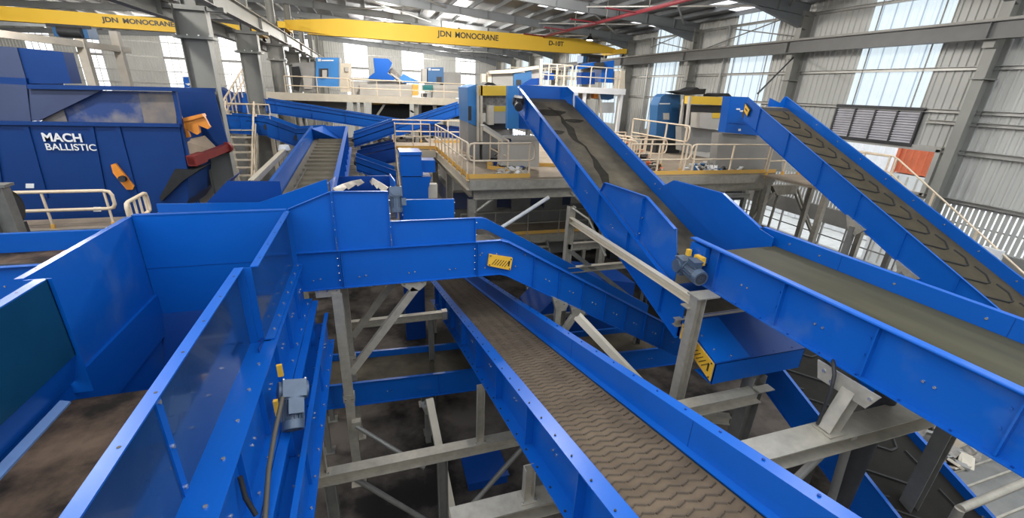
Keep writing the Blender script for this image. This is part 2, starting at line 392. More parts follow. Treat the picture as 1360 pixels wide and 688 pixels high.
for z in (6.5, 7.9, 9.5, 11.2): mb.bar((XL_, YE-0.1, z), (XW, YE-0.1, z), 0.08, 0.1, GIRT)
struct('trim_4', mb)
mb = MB(); clad(mb, 'Y', -8.0, XL_, XW, 0, 11.9, CLAD, 1, 0.5); struct('wall_front', mb)
mb = MB(); clad(mb, 'X', XL_, -8, YE, 0, roofz(XL_), CLAD, 1, 0.3); struct('wall_left', mb)

# ---- roof: sheeting, skylights, purlins
mb = MB(); y0 = 5.0; xe = [XL_-0.1, XC, XW+0.1]
for a, b in zip(xe, xe[1:]):
    for k in range(9):
        ya, yb = (BAYS[k+1]-7.35 if k else y0), (BAYS[k+1] if k < 8 else YE)
        s0, s1 = ya+2.4, ya+4.3
        for p, q, M in ((ya, s0, SHEETR), (s1, yb, SHEETR)):
            mb.prism([(a, p, roofz(a)), (b, p, roofz(b)), (b, q, roofz(b)), (a, q, roofz(a))], (0, 0, 0.06), M)
        # sheeting around the skylight openings
        nseg = 8 if b > XC else 12
        for j in range(nseg):
            u0 = a+(b-a)*j/nseg; u1 = a+(b-a)*(j+1)/nseg
            if j % 2 == 0:
                mb.prism([(u0, s0, roofz(u0+1e-4 if b > XC else u0)), (u1, s0, roofz(u1 if b > XC else u1)), (u1, s1, roofz(u1)), (u0, s1, roofz(u0+1e-4 if b > XC else u0))], (0, 0, 0.06), SHEETR)
struct('ceiling', mb)
mb = MB()
for a, b in zip(xe, xe[1:]):
    nseg = 8 if b > XC else 12
    for k in range(9):
        ya = BAYS[k+1]-7.35 if k else y0
        for j in range(1, nseg, 2):
            u0 = a+(b-a)*j/nseg; u1 = a+(b-a)*(j+1)/nseg
            mb.prism([(u0, ya+2.4, roofz(u0)), (u1, ya+2.4, roofz(u1)), (u1, ya+4.3, roofz(u1)), (u0, ya+4.3, roofz(u0))], (0, 0, 0.04), SKYL)
n += 1; struct('window_%d' % n, mb)
mb = MB()
x = XW-0.6
while x > XL_+1:
    z = roofz(x)-0.12
    mb.bar((x, y0, z), (x, YE, z), 0.06, 0.22, RAFT if x > XC else GIRT); x -= 1.35
struct('trim_5', mb)
# conduit and thin bracing under the sheeting
mb = MB(); 
for k in range(1, 8):
    ya, yb = BAYS[k], BAYS[k+1]
    for xa, xb in ((18.5, 12.0), (12.0, 18.5), (5.5, -1.0), (-1.0, 5.5)):
        mb.tube([(xa, ya, roofz(xa)-0.45), (xb, yb, roofz(xb)-0.45)], 0.05, GIRT, 6)
struct('trim_6', mb)

# ---- portal frames: rafter, haunches, right-hand column
def portal(y, i):
    mb = MB()
    for s in (0,):
        d = 0.26
        for a, b, h in ((XW-0.35, XC, 0.5),):
            za, zb = roofz(a)-0.24-h/2, roofz(b)-0.24-h/2
            mb.ibeam((a, y, za), (b, y, zb), 0.22, h, RAFT)
            for k in range(1, 13):
                t = k/13; p = lerp((a, y, za), (b, y, zb), t); mb.bar(p-V((0, 0, h/2)), p+V((0, 0, h/2)), 0.2, 0.012, RAFT, up=(1, 0, 0))
        # haunch at the eave
        z0 = roofz(XW-0.4)-0.74; xh = XW-3.6; zh = roofz(xh)-0.74
        mb.prism([(XW-0.4, y-0.006, z0), (XW-0.4, y-0.006, z0-0.55), (xh, y-0.006, zh)], (0, 0.012, 0), RAFT)
        mb.bar((XW-0.4, y, z0-0.55), (xh, y, zh), 0.22, 0.016, RAFT)
    mb.ibeam((XC, y, roofz(XC)-0.5), (XL_, y, roofz(XL_)-0.5), 0.22, 0.45, RAFT)
    return mb
for i, y in enumerate(BAYS[1:]):
    o = struct('trim_%d' % (7+i), portal(y, i))
nt = 7+len(BAYS[1:])
col_lab = ['grey steel wall column nearest the camera, right of the louvre', 'grey steel wall column between the louvre and the second daylight strip',
           'grey steel wall column above the yellow-topped sorter, left of the second daylight strip', 'grey steel wall column where the upper walkway ends',
           'far grey wall column, fifth from the camera', 'far grey wall column, sixth from the camera', 'far grey wall column, seventh from the camera', 'far grey wall column, eighth from the camera', 'farthest grey wall column in the corner']
for i, y in enumerate(BAYS[1:]):
    mb = MB(); mb.ibeam((XW-0.42, y, 0), (XW-0.42, y, 11.4), 0.30, 0.6, COLM, up=(1, 0, 0), tf=0.02, tw=0.014)
    mb.box((XW-0.9, y-0.15, 9.38), (XW-0.72, y+0.15, 9.62), COLM)
    mb.box((XW-0.85, y-0.2, 8.45), (XW-0.12, y+0.2, 8.49), COLM); mb.box((XW-0.85, y-0.25, 0), (XW-0.1, y+0.25, 0.04), COLM)
    o = mb.build('wall_column'); tag(o, col_lab[i], 'column', 'steel columns along the right wall')
# girts on the right wall
mb = MB()
for z in (8.83, 7.43, 11.3):
    mb.chan((XW-0.13, -8, z), (XW-0.13, YE, z), 0.14, 0.12, GIRT, t=0.01)
mb.chan((XW-0.13, -8, 7.05), (XW-0.13, 11.4, 7.05), 0.14, 0.12, GIRT, t=0.01); mb.chan((XW-0.13, -8, 4.45), (XW-0.13, door[0], 4.45), 0.14, 0.12, GIRT, t=0.01)
mb.chan((XW-0.13, -8, 6.1), (XW-0.13, door[0]-0.1, 6.1), 0.14, 0.16, GIRT, t=0.01)
for k in range(1, 8):
    for dy in (-2.3,):
        y = 13.25+7.35*k+1.55; mb.bar((XW-0.2, y+0.25, 4.4), (XW-0.2, y+0.25, 11.4), 0.1, 0.1, GIRT)
struct('trim_%d' % nt, mb); nt += 1
# X-bracing rods on the right wall
def rods(name, pairs, lab):
    for (a, b), l in zip(pairs, lab):
        mb = MB(); mb.tube([a, b], 0.03, GALVD, 6); tag(mb.build(name), l, 'rod', 'wall bracing rods')
rods('bracing_rod', [(at(1038.7, 25.4, X=19.7), at(936, 65, X=19.7)), (at(976.7, 38.7, X=19.7), at(1062, 49, X=19.7)), (at(913.6, 41.7, X=19.7), at(864.8, 63, X=19.7)), (at(875, 56, X=19.7), at(917.7, 66, X=19.7))],
     ['bracing rod rising to the right across the second daylight strip', 'bracing rod falling to the right across the second daylight strip',
      'bracing rod rising to the right across the third daylight strip', 'bracing rod falling to the right across the third daylight strip'])

# louvre in the right wall
lv = thing('wall_louvre', 'framed four-panel ventilation louvre on the wall under the first daylight strip', 'louvre', (XW-0.1, 13.2, 6.1))
mb = MB(); y0_, y1_, z0_, z1_ = 11.62, 14.9, 6.16, 7.46
for z in (z0_, z1_): mb.box((XW-0.2, y0_-0.05, z-0.07), (XW-0.06, y1_+0.05, z+0.05), DARK)
for k in range(5): y = y0_+(y1_-y0_)*k/4; mb.box((XW-0.19, y-0.03, z0_), (XW-0.06, y+0.03, z1_), DARK)
part('frame', mb, lv, 'dark frame of the louvre')
for k in range(4):
    mb = MB(); ya = y0_+(y1_-y0_)*k/4+0.03; yb = y0_+(y1_-y0_)*(k+1)/4-0.03; z = z0_+0.06
    while z < z1_-0.06:
        mb.prism([(XW-0.17, ya, z), (XW-0.17, yb, z), (XW-0.08, yb, z+0.075), (XW-0.08, ya, z+0.075)], (0, 0, 0.012), LOUV); z += 0.095
    mb.box((XW-0.08, ya, z0_), (XW-0.07, yb, z1_), LOUV)
    part('louvre_panel', mb, lv)

# ---- crane runways
def runway(x, z0, z1, ya, yb, label, sgn=1):
    t = thing('crane_runway_beam', label, 'beam', (x, (ya+yb)/2, z0), 'crane runway beams')
    mb = MB(); mb.ibeam((x, ya, (z0+z1)/2), (x, yb, (z0+z1)/2), 0.30, z1-z0, COLM if x < 0 else RUNW, tf=0.025)
    for y in BAYS:
        if ya < y < yb: mb.bar((x, y, z0), (x, y, z1), 0.26, 0.02, COLM if x < 0 else RUNW, up=(0, 1, 0))
    part('beam', mb, t)
    mb = MB(); mb.bar((x, ya, z1+0.04), (x, yb, z1+0.04), 0.06, 0.08, KERB if x > -4.6 and x < 0 else GALVD); part('rail', mb, t)
runway(18.95, 9.6, 10.12, -2, 69.5, 'grey crane runway beam crossing the daylight strips on the right wall')
runway(-4.35, 9.55, 10.12, 9, 69.5, 'grey crane runway beam with yellow rail on the middle columns, right-hand side')
runway(-5.75, 9.15, 9.62, 9, 69.5, 'grey crane runway beam on the middle columns, left-hand side')
mid_lab = ['nearest grey steel column of the middle row, beside the blue screening machine', 'second grey steel column of the middle row, right of the cream stair',
           'third grey steel column of the middle row, left end of the rear platform', 'fourth grey steel column of the middle row, behind the rear platform',
           'fifth grey column of the middle row, far back', 'sixth grey column of the middle row, far back', 'seventh grey column of the middle row, far back', 'last grey column of the middle row, far back']
for i, y in enumerate(BAYS[2:]):
    y += 0.45
    t = thing('steel_column', mid_lab[i], 'column', (XC, y, 0), 'middle row of steel columns')
    mb = MB(); mb.ibeam((XC, y, 0.03), (XC, y, 8.6), 0.45, 0.75, COLM, up=(1, 0, 0), tf=0.025, tw=0.016)
    mb.box((XC-0.5, y-0.3, 0), (XC+0.5, y+0.3, 0.04), COLM)
    part('lower_shaft', mb, t)
    mb = MB(); mb.box((XC-0.55, y-0.32, 8.6), (XC+0.55, y+0.32, 8.68), COLM)
    for k in range(4):
        for sx in (-1, 1): mb.bolt((XC-0.45+0.3*k, y+sx*0.27, 8.68), (0, 0, 1), 0.03, 0.04)
    part('cap_plate', mb, t)
    mb = MB(); mb.ibeam((XC, y, 8.68), (XC, y, 9.55), 0.45, 0.9, COLM, up=(1, 0, 0), tf=0.02)
    mb.box((XC-0.95, y-0.16, 9.42), (XC+0.95, y+0.16, 9.55), COLM)
    mb.ibeam((XC, y, 9.55), (XC, y, roofz(XC)-0.6), 0.3, 0.42, COLM, up=(1, 0, 0), tf=0.02)
    part('upper_shaft', mb, t)

# ---- overhead cranes
def girder(name, x0, x1, y, zb, zt, taper, label, txt, tx, tsz, hang, tw):
    t = thing(name, label, 'crane', ((x0+x1)/2, y, zb), 'overhead cranes')
    mb = MB(); e = taper
    prof = [(x0, zb+0.05), (x0+e, zb-0.12), (x1-e, zb-0.12), (x1, zb+0.12), (x1, zb+0.42), (x1-e*0.9, zt), (x0+e, zt), (x0, zb+0.55)]
    mb.prism([(x, y-0.22, z) for x, z in prof], (0, 0.44, 0), CRANEY)
    mb.box((x0+e*0.4, y-0.28, zb-0.14), (x1-e, y+0.28, zb-0.10), CRANEY)
    part('girder', mb, t)
    for x in (x0, x1):
        mb = MB(); mb.box((x-0.2, y-1.6, zb-0.02), (x+0.2, y+1.6, zb+0.32), CRANEY)
        for dy in (-1.3, 1.3): mb.cyl((x-0.08, y+dy, zb-0.06), (x+0.08, y+dy, zb-0.06), 0.16, DARK)
        part('end_carriage', mb, t)
    mb = MB(); mb.box((hang-0.9, y-0.5, zb-0.75), (hang+0.6, y+0.5, zb-0.2), SBLUE2); mb.cyl((hang-0.6, y-0.6, zb-0.5), (hang+0.4, y-0.6, zb-0.5), 0.25, DARK)
    mb.box((hang-1.1, y-0.55, zb-0.3), (hang+0.8, y-0.45, zb-0.14), DARK)
    part('hoist', mb, t, 'blue hoist trolley under the girder')
    z_ = (zb+zt)/2-0.12; w1 = tw*0.225
    lettering('girder_lettering', txt.split()[0], tsz, (tx, y-0.225, z_), (1, 0, 0), (0, 0, 1), BLACKT, t, bold=0.012, width=w1)
    lettering('girder_lettering', txt.split()[1], tsz, (tx+tw*0.275, y-0.225, z_), (1, 0, 0), (0, 0, 1), BLACKT, t, bold=0.012, width=tw*0.725)
    return t
g = girder('overhead_crane', -4.4, 18.95, 33.5, 10.42, 11.3, 3.2, 'long yellow overhead crane girder across the right-hand bay', 'JDN MONOCRANE', 5.1, 0.5, 17.0, 4.3)
lettering('capacity_lettering', 'D-10T', 0.42, (13.3, 33.27, 10.72), (1, 0, 0), (0, 0, 1), BLACKT, g, bold=0.01, width=1.2)
girder('overhead_crane', -32.0, -5.75, 32.5, 9.92, 10.45, 2.0, 'yellow overhead crane girder in the left-hand bay, behind the blue machine', 'JDN MONOCRANE', -13.3, 0.34, -14.6, 3.3)

# pale beam and posts of the left bay
t = thing('left_bay_beam', 'pale beam on two cream posts in the left bay, above the blue ballistic separator', 'beam', (-19, 38, 0))
a, b = at(-30, 41, Y=36), at(172, 67, Y=44); mb = MB(); mb.bar(a, b, 0.3, 0.42, GREYP); part('beam', mb, t)
for px, py in ((92, 54), (150, 62)):
    k = (px+30)/202; p = lerp(a, b, k); mb = MB(); mb.bar((p.x, p.y+0.3, 0), (p.x, p.y+0.3, p.z+1.2), 0.5, 0.5, GREYP); part('post', mb, t)
# ---- fire-sprinkler pipe under the roof
mb = MB(); mb.tube([(12.9, 9, 11.25), (12.9, 45, 11.25)], 0.09, PIPER, 10)
for y in range(12, 45, 4): mb.tube([(12.9, y, 11.25), (12.9, y, 12.2)], 0.02, GALVD, 6); mb.tube([(12.9, y+1, 11.25), (11.2, y+1, 11.3)], 0.045, PIPER, 6)
tag(mb.build('sprinkler_pipe'), 'dark red fire sprinkler pipe running under the roof on the right', 'pipe')

# ---- high-bay lamps
lamp_lab = ['high-bay lamp above the left end of the long crane girder', 'high-bay lamp under the rafter over the rear platform', 'high-bay lamp near the right eave, over the crane hoist',
            'high-bay lamp under the roof at the middle of the long crane girder', 'high-bay lamp over the left bay, above the blue machine', 'high-bay lamp over the far left bay']
for i, (x, y) in enumerate([(1.6, 27.5), (2.0, 41), (15.5, 31), (7.5, 38), (-14, 24), (-20, 34)]):
    t = thing('high_bay_lamp', lamp_lab[i], 'lamp', (x, y, roofz(x)-1.2), 'high-bay lamps'); z = roofz(x)-1.15
    mb = MB(); mb.cyl((x, y, z), (x, y, z+0.22), 0.24, DARK, 16, 0.14); mb.cyl((x, y, z+0.22), (x, y, z+0.4), 0.1, DARK, 12); part('housing', mb, t)
    mb = MB(); mb.cyl((x, y, z-0.02), (x, y, z), 0.22, LAMPE, 16); part('lens', mb, t)
    mb = MB(); mb.tube([(x, y, z+0.4), (x, y, roofz(x))], 0.015, GALVD, 6); part('hanger', mb, t)
# ================================================================ conveyors in the foreground
def hexbolts(mb, pts, nrm, r=0.014, M=None):
    for p in pts: mb.bolt(p, nrm, r, 0.012, M)
def ridge(mb, a, b, w, h, M, n):
    """a raised rubber cleat from a to b on a surface with normal n"""
    a = V(a); b = V(b); d = (b-a).normalized(); s = d.cross(n).normalized()*w/2; n = n*h
    mb.add([a-s, a+s, b+s, b-s, a-s*0.5+n, a+s*0.5+n, b+s*0.5+n, b-s*0.5+n], [[0, 1, 5, 4], [1, 2, 6, 5], [2, 3, 7, 6], [3, 0, 4, 7], [4, 5, 6, 7]], M)
def vrow_belt(mb, x0, x1, y0, y1, zf, M, MC, pitch, shape, w, h, thick=0.02):
    n = V((0, -(zf(1)-zf(0)), 1)).normalized()
    mb.prism([(x0, y0, zf(y0)), (x1, y0, zf(y0)), (x1, y1, zf(y1)), (x0, y1, zf(y1))], -n*thick, M)
    y = y0+pitch; W = x1-x0
    while y < y1-pitch*0.5:
        for (u0, v0), (u1, v1) in shape:
            ya, yb = y+v0*pitch, y+v1*pitch
            ridge(mb, (x0+u0*W, ya, zf(ya)), (x0+u1*W, yb, zf(yb)), w, h, MC, n)
        y += pitch
def gearmotor(parent, c, axis, up, s=1.0, M=None, cable=None):
    """gearbox with bolted foot, finned motor barrel, fan cowl and terminal box"""
    M = M or MOTORG; c = V(c); ax = V(axis).normalized(); u = V(up); sd = ax.cross(u).normalized(); u = sd.cross(ax).normalized()
    P = lambda a, b, d: c+ax*a*s+sd*b*s+u*d*s
    mb = MB(); mb.prism([P(-0.13, -0.12, -0.13), P(0.06, -0.12, -0.13), P(0.06, 0.12, -0.13), P(-0.13, 0.12, -0.13)], u*0.25*s, M)
    mb.cyl(P(-0.04, -0.15, -0.01), P(-0.04, 0.15, -0.01), 0.10*s, M, 18)
    for b in (-0.11, 0.11):
        for d in (-0.1, 0.1): mb.bolt(P(-0.13, b, d), -ax, 0.016*s, 0.012)
    gb = part('gearmotor', mb, parent, 'grey gear motor')
    mb = MB(); mb.cyl(P(0.06, 0, 0), P(0.085, 0, 0), 0.125*s, M, 20); mb.cyl(P(0.085, 0, 0), P(0.30, 0, 0), 0.098*s, M, 20)
    for k in range(16):
        t = 2*math.pi*k/16; o = (sd*math.cos(t)+u*math.sin(t))
        mb.bar(P(0.09, 0, 0)+o*0.105*s, P(0.29, 0, 0)+o*0.105*s, 0.008*s, 0.026*s, M, up=o)
    part('motor_barrel', mb, gb)
    mb = MB(); mb.cyl(P(0.30, 0, 0), P(0.39, 0, 0), 0.118*s, M, 22, 0.112*s); mb.cyl(P(0.39, 0, 0), P(0.393, 0, 0), 0.085*s, DARK, 22)
    for r in (0.035, 0.06): 
        for k in range(12): t = 2*math.pi*k/12; mb.bar(P(0.394, 0, 0)+(sd*math.cos(t)+u*math.sin(t))*(r-0.02)*s, P(0.394, 0, 0)+(sd*math.cos(t)+u*math.sin(t))*r*s, 0.005*s, 0.004*s, M, up=ax)
    part('fan_cowl', mb, gb)
    mb = MB(); mb.prism([P(0.10, -0.07, 0.10), P(0.25, -0.07, 0.10), P(0.25, 0.07, 0.10), P(0.10, 0.07, 0.10)], u*0.08*s, M)
    mb.prism([P(0.095, -0.075, 0.18), P(0.255, -0.075, 0.18), P(0.255, 0.075, 0.18), P(0.095, 0.075, 0.18)], u*0.012*s, M)
    part('terminal_box', mb, gb)
    return gb
def guard_plate(parent, quad, nrm, label, nslot=7, name='tail_guard'):
    """yellow perforated drum guard: quad = four corners, nrm = outward direction"""
    a, b, c, d = [V(p) for p in quad]; n = V(nrm).normalized()
    mb = MB(); mb.prism([a, b, c, d], -n*0.05, YEL)
    for k in range(nslot):
        t = 0.16+0.55*k/(nslot-1)
        p = lerp(lerp(a, b, t), lerp(d, c, t), 0.82); q = lerp(lerp(a, b, t+0.16), lerp(d, c, t+0.16), 0.3)
        mb.bar(p+n*0.002, q+n*0.002, 0.012, 0.004, BLACKT, up=n)
    mb.bar(lerp(lerp(a, b, 0.88), lerp(d, c, 0.88), 0.25)+n*0.002, lerp(lerp(a, b, 0.88), lerp(d, c, 0.88), 0.7)+n*0.002, 0.03, 0.004, BLACKT, up=n)
    for s, t in ((0.06, 0.1), (0.94, 0.1), (0.06, 0.9), (0.94, 0.9)): mb.bolt(lerp(lerp(a, b, s), lerp(d, c, s), t), n, 0.013, 0.01, BLACKT)
    return part(name, mb, parent, label)
def footed_post(mb, x, y, z0, z1, w, d, M, kind='I'):
    if kind == 'I': mb.ibeam((x, y, z0+0.015), (x, y, z1), w, d, M, up=(1, 0, 0), tf=0.012, tw=0.009)
    else: mb.chan((x, y, z0+0.015), (x, y, z1), w, d, M, up=(1, 0, 0), t=0.01)
    mb.box((x-d*0.8, y-w*0.8, z0), (x+d*0.8, y+w*0.8, z0+0.02), M)

# ---------------------------------------------------------------- A: transverse conveyor, level then dropping to the right
YA, YB, ZA, HA = 7.0, 8.4, 5.0, 0.64
aprof = [(-1.22, ZA), (2.12, ZA), (2.24, ZA-0.035), (6.6, ZA-0.035-0.578*4.36)]
A = thing('transverse_conveyor', 'blue covered conveyor crossing the centre, level on the left then dropping to the right', 'conveyor', (2.0, 7.7, 0))
mb = MB(); pts = [(x, YA, z) for x, z in aprof]
side_frame(mb, pts[:2], HA, (0, -1, 0), BLUE, 0.06, 0.05, rib=0)
side_frame(mb, pts[1:], HA, (0, -1, 0), BLUE, 0.09, 0.06, rib=0.62, rib0=0.75)
mb.tube([p for p in map(V, pts[1:])], 0.03, BLUE, 8)
for x in (-0.56, 1.69):
    for dx in (-0.012, 0.012): mb.prism([(x+dx-0.005, YA, ZA), (x+dx+0.005, YA, ZA), (x+dx+0.005, YA, ZA-HA), (x+dx-0.005, YA, ZA-HA)], (0, -0.05, 0), BLUE)
    hexbolts(mb, [(x-0.04, YA-0.025, ZA-HA*k) for k in (0.2, 0.4, 0.6, 0.8)], (-1, 0, 0), 0.013)
for x in (-1.0, -0.3, 0.5, 1.2):
    hexbolts(mb, [(x, YA-0.012, ZA-HA+0.16), (x+0.1, YA-0.012, ZA-HA+0.17)], (0, -1, 0), 0.013)
for x in (1.78, 1.84, 1.75, 2.05, 2.42, 2.6): hexbolts(mb, [(x, YA-0.012, ZA-HA+0.09+0.12*((x*10) % 3))], (0, -1, 0), 0.013)
part('front_frame', mb, A)
mb = MB(); pb = [(x, YB, z) for x, z in [(-3.4, ZA)]+aprof]; side_frame(mb, pb, HA, (0, 1, 0), BLUE, 0.08, 0.06, rib=1.0)
part('rear_frame', mb, A)
def skirt(name, prof, Y, zb, out, seams=True, M=BLUE):
    mb = MB(); n = V((0, out, 0))
    mb.prism([(prof[0][0], Y, zb)]+[(x, Y, z) for x, z in prof]+[(prof[-1][0], Y, zb)], (0, -out*0.01, 0), M)
    for (xa, za), (xb, zb2) in zip(prof, prof[1:]):
        if abs(xb-xa) > 0.02: mb.prism([(xa, Y-out*0.01, za), (xb, Y-out*0.01, zb2), (xb, Y+out*0.035, zb2), (xa, Y+out*0.035, za)], (0, 0, 0.01), M)
    if seams:
        for x, zt in ((prof[0][0], prof[0][1]), (prof[-1][0], prof[-1][1])):
            s = 1 if x == prof[0][0] else -1
            mb.prism([(x, Y, zb), (x, Y, zt), (x+s*0.01, Y, zt), (x+s*0.01, Y, zb)], (0, out*0.045, 0), M)
            k = zb+0.12
            while k < zt-0.05: mb.bolt((x-s*0.005, Y+out*0.025, k), (-s, 0, 0), 0.013, 0.014, BOLT); k += 0.22
    part(name, mb, A)
skirt('front_skirt', [(-1.22, 5.70), (-0.60, 5.95)], YA, ZA+0.012, -1)
skirt('front_skirt', [(-0.59, 5.95), (0.24, 5.93)], YA, ZA+0.012, -1)
skirt('front_skirt', [(0.25, 5.44), (1.66, 5.43)], YA, ZA+0.012, -1)
skirt('rear_skirt', [(-3.4, 5.5), (-1.9, 5.47), (-0.76, 5.86)], YB, ZA+0.012, 1)
skirt('rear_skirt', [(0.55, 5.44), (1.55, 5.42)], YB, ZA+0.012, 1)
mb = MB(); bp = [(-3.4, ZA-0.22)]+[(x, z-0.22) for x, z in aprof]
for (xa, za), (xb, zb) in zip(bp, bp[1:]):
    mb.prism([(xa, YA+0.03, za), (xb, YA+0.03, zb), (xb, YB-0.03, zb), (xa, YB-0.03, za)], (0, 0, -0.02), BELTD)
    mb.prism([(xa, YA+0.03, za-0.3), (xb, YA+0.03, zb-0.3), (xb, YB-0.03, zb-0.3), (xa, YB-0.03, za-0.3)], (0, 0, -0.02), BELTD)
part('belt', mb, A, 'grey-green conveyor belt')
mb = MB(); mb.cyl((6.5, YA+0.04, 2.1), (6.5, YB-0.04, 2.1), 0.16, DARK, 18); part('tail_drum', mb, A)
mb = MB(); mb.cyl((-3.3, YA+0.04, ZA-0.38), (-3.3, YB-0.04, ZA-0.38), 0.15, DARK, 18); part('head_drum', mb, A)
guard_plate(A, [at(650, 338, Y=6.93), at(681, 343, Y=6.93), at(678, 359, Y=6.93), at(648, 353, Y=6.93)], (0, -1, 0), 'small yellow slotted guard plate', 6)
# drive on top of the rear skirt
gearmotor(A, (0.42, 8.2, 5.62), (0, -0.3, -1), (1, 0, 0), 0.9)
# galvanised support frames
def a_support(Yp, full):
    mb = MB(); xb = -0.68
    mb.box((-1.0, Yp-0.07, ZA-HA-0.16), (-0.62, Yp+0.02, ZA-HA-0.012), GALV)
    mb.prism([(0.35, Yp-0.07, ZA-HA-0.012), (0.80, Yp-0.07, ZA-HA-0.012), (0.78, Yp-0.07, ZA-HA-0.1), (0.66, Yp-0.07, ZA-HA-0.2), (0.52, Yp-0.07, ZA-HA-0.2), (0.36, Yp-0.07, ZA-HA-0.06)], (0, 0.09, 0), GALV)
    hexbolts(mb, [(x, Yp-0.07, ZA-HA-0.05) for x in (-0.95, -0.82, -0.68, 0.42, 0.72)], (0, -1, 0), 0.014)
    mb.chan((xb, Yp-0.03, 0.02), (xb, Yp-0.03, ZA-HA-0.1), 0.12, 0.16, GALV, up=(1, 0, 0), side=-1)
    mb.box((xb-0.14, Yp-0.14, 0), (xb+0.14, Yp+0.1, 0.02), GALV)
    mb.chan((0.60, Yp-0.02, ZA-HA-0.16), (xb+0.08, Yp-0.02, ZA-HA-1.72), 0.1, 0.13, GALV, up=(1, 0, 0))
    part('support_frame', mb, A)
    mb = MB(); mb.box((xb-0.1, Yp-0.1, 2.05), (xb+0.1, Yp+0.04, 2.2), GALV); hexbolts(mb, [(xb+dx, Yp-0.1, 2.12) for dx in (-0.06, 0.06)], (0, -1, 0), 0.016); part('splice_plate', mb, A)
a_support(YA+0.06, True); a_support(YB-0.06, True)
mb = MB(); zx = at(530, 424, Y=YB+0.3).z; mb.ibeam((-0.66, YB+0.3, zx), (1.4, YB+0.3, zx), 0.12, 0.16, GALV); mb.chan((1.05, YB+0.3, 0), (1.05, YB+0.3, zx-0.08), 0.1, 0.12, GALVD, up=(1, 0, 0))
mb.bar((1.3, YB+0.3, zx), (1.42, YB+0.3, zx), 0.16, 0.2, GALV)
part('cross_beam', mb, A)
# supports of the dropping half
for x, lean in ((3.35, 0.0), (3.75, -0.35)):
    z = ZA-0.035-0.578*(x-2.24)-HA; mb = MB()
    mb.prism([(x-0.16, YA-0.08, z+0.1), (x+0.2, YA-0.08, z-0.1), (x+0.14, YA-0.08, z-0.24), (x-0.06, YA-0.08, z-0.2)], (0, 0.1, 0), GALV)
    mb.bar((x, YA-0.03, z-0.12), (x+lean*2.2, YA-0.03, 0.01 if lean == 0 else z-1.4), 0.1, 0.12, GALV, up=(1, 0, 0))
    hexbolts(mb, [(x-0.08, YA-0.08, z), (x+0.1, YA-0.08, z-0.08)], (0, -1, 0), 0.014); part('support_leg', mb, A)

# ---------------------------------------------------------------- L: hopper conveyor beside the camera
L = thing('hopper_conveyor', 'deep blue feed hopper conveyor with high side panels at the lower left, nearest the camera', 'conveyor', (-2.1, 4.0, 0))
ZT = 5.68
mb = MB(); mb.prism([(-2.95, 0.3, 4.5), (-1.45, 0.3, 4.5), (-1.45, 4.5, 4.5), (-2.95, 4.5, 4.5)], (0, 0, -0.03), BELTL)
mb.cyl((-2.95, 4.5, 4.33), (-1.45, 4.5, 4.33), 0.17, BELTL, 20)
mb.prism([(-2.95, 0.3, 4.16), (-1.45, 0.3, 4.16), (-1.45, 4.5, 4.16), (-2.95, 4.5, 4.16)], (0, 0, -0.03), BELTL)
part('belt', mb, L, 'dirty brown conveyor belt')
mb = MB(); mb.prism([(-3.0, 0.3, 4.55), (-2.93, 0.3, 4.52), (-2.93, 4.5, 4.52), (-3.0, 4.5, 4.55)], (0, 0, -0.02), SEAL); part('belt_seal', mb, L, 'pale sealing strip beside the belt')
def lpanel(name, x, ya, yb, zb, zt, M, fl, fw=0.075, lab=None, strap=None):
    mb = MB(); mb.prism([(x, ya, zb), (x, yb, zb), (x, yb, zt), (x, ya, zt)], (fl*0.012, 0, 0), M)
    mb.prism([(x, ya, zt), (x, yb, zt), (x+fl*fw, yb, zt), (x+fl*fw, ya, zt)], (0, 0, 0.012), BLUE)
    mb.prism([(x, yb-0.012, zb), (x+fl*fw, yb-0.012, zb), (x+fl*fw, yb-0.012, zt), (x, yb-0.012, zt)], (0, 0.012, 0), BLUE)
    y = ya+0.25
    while y < yb: mb.cyl((x+fl*fw*0.6, y, zt+0.011), (x+fl*fw*0.6, y, zt+0.0135), 0.011, BLACKT, 8); y += 0.45
    if strap:
        mb.prism([(x+fl*0.012, strap, zb), (x+fl*0.012, strap+0.07, zb), (x+fl*0.012, strap+0.07, zt), (x+fl*0.012, strap, zt)], (fl*0.012, 0, 0), BLUE)
        hexbolts(mb, [(x+fl*0.024, strap+0.035, z) for z in (zb+0.06, zb+0.42, zt-0.1)], (fl, 0, 0), 0.016)
    return part(name, mb, L, lab)
lpanel('side_panel', -1.26, 4.74, 6.95, 4.82, ZT, BLUEREFL, 1, 0.075, 'dusty glossy blue side panel, dark reflection painted in')
lpanel('side_panel', -1.40, 0.2, 4.73, 4.8, ZT, BLUEREFL, 1, 0.085, 'dusty glossy blue side panel, dark reflection painted in', strap=2.72)
lpanel('side_panel', -3.13, 4.84, 6.95, 2.6, ZT, BLUED, -1, 0.07)
lpanel('side_panel', -2.94, 0.2, 4.80, 4.86, ZT, TEAL, -1, 0.09, 'blue side panel with its shade painted in as dark teal')
mb = MB(); mb.prism([(-3.04, 0.2, 4.55), (-2.955, 0.2, 4.86), (-2.955, 4.84, 4.86), (-3.04, 4.84, 4.55)], (-0.012, 0, 0), BLUE)
mb.prism([(-3.13, 4.82, 4.4), (-2.92, 4.82, 4.4), (-2.92, 4.82, ZT), (-3.13, 4.82, ZT)], (0, 0.012, 0), BLUE); part('lower_side_plate', mb, L)
mb = MB(); mb.prism([(-3.13, 6.95, 4.18), (-1.24, 6.95, 4.18), (-1.24, 6.95, ZT+0.02), (-3.13, 6.95, ZT+0.02)], (0, 0.012, 0), BLUE)
mb.prism([(-3.13, 6.94, ZT+0.02), (-1.24, 6.94, ZT+0.02), (-1.24, 7.03, ZT+0.02), (-3.13, 7.03, ZT+0.02)], (0, 0, 0.01), BLUE)
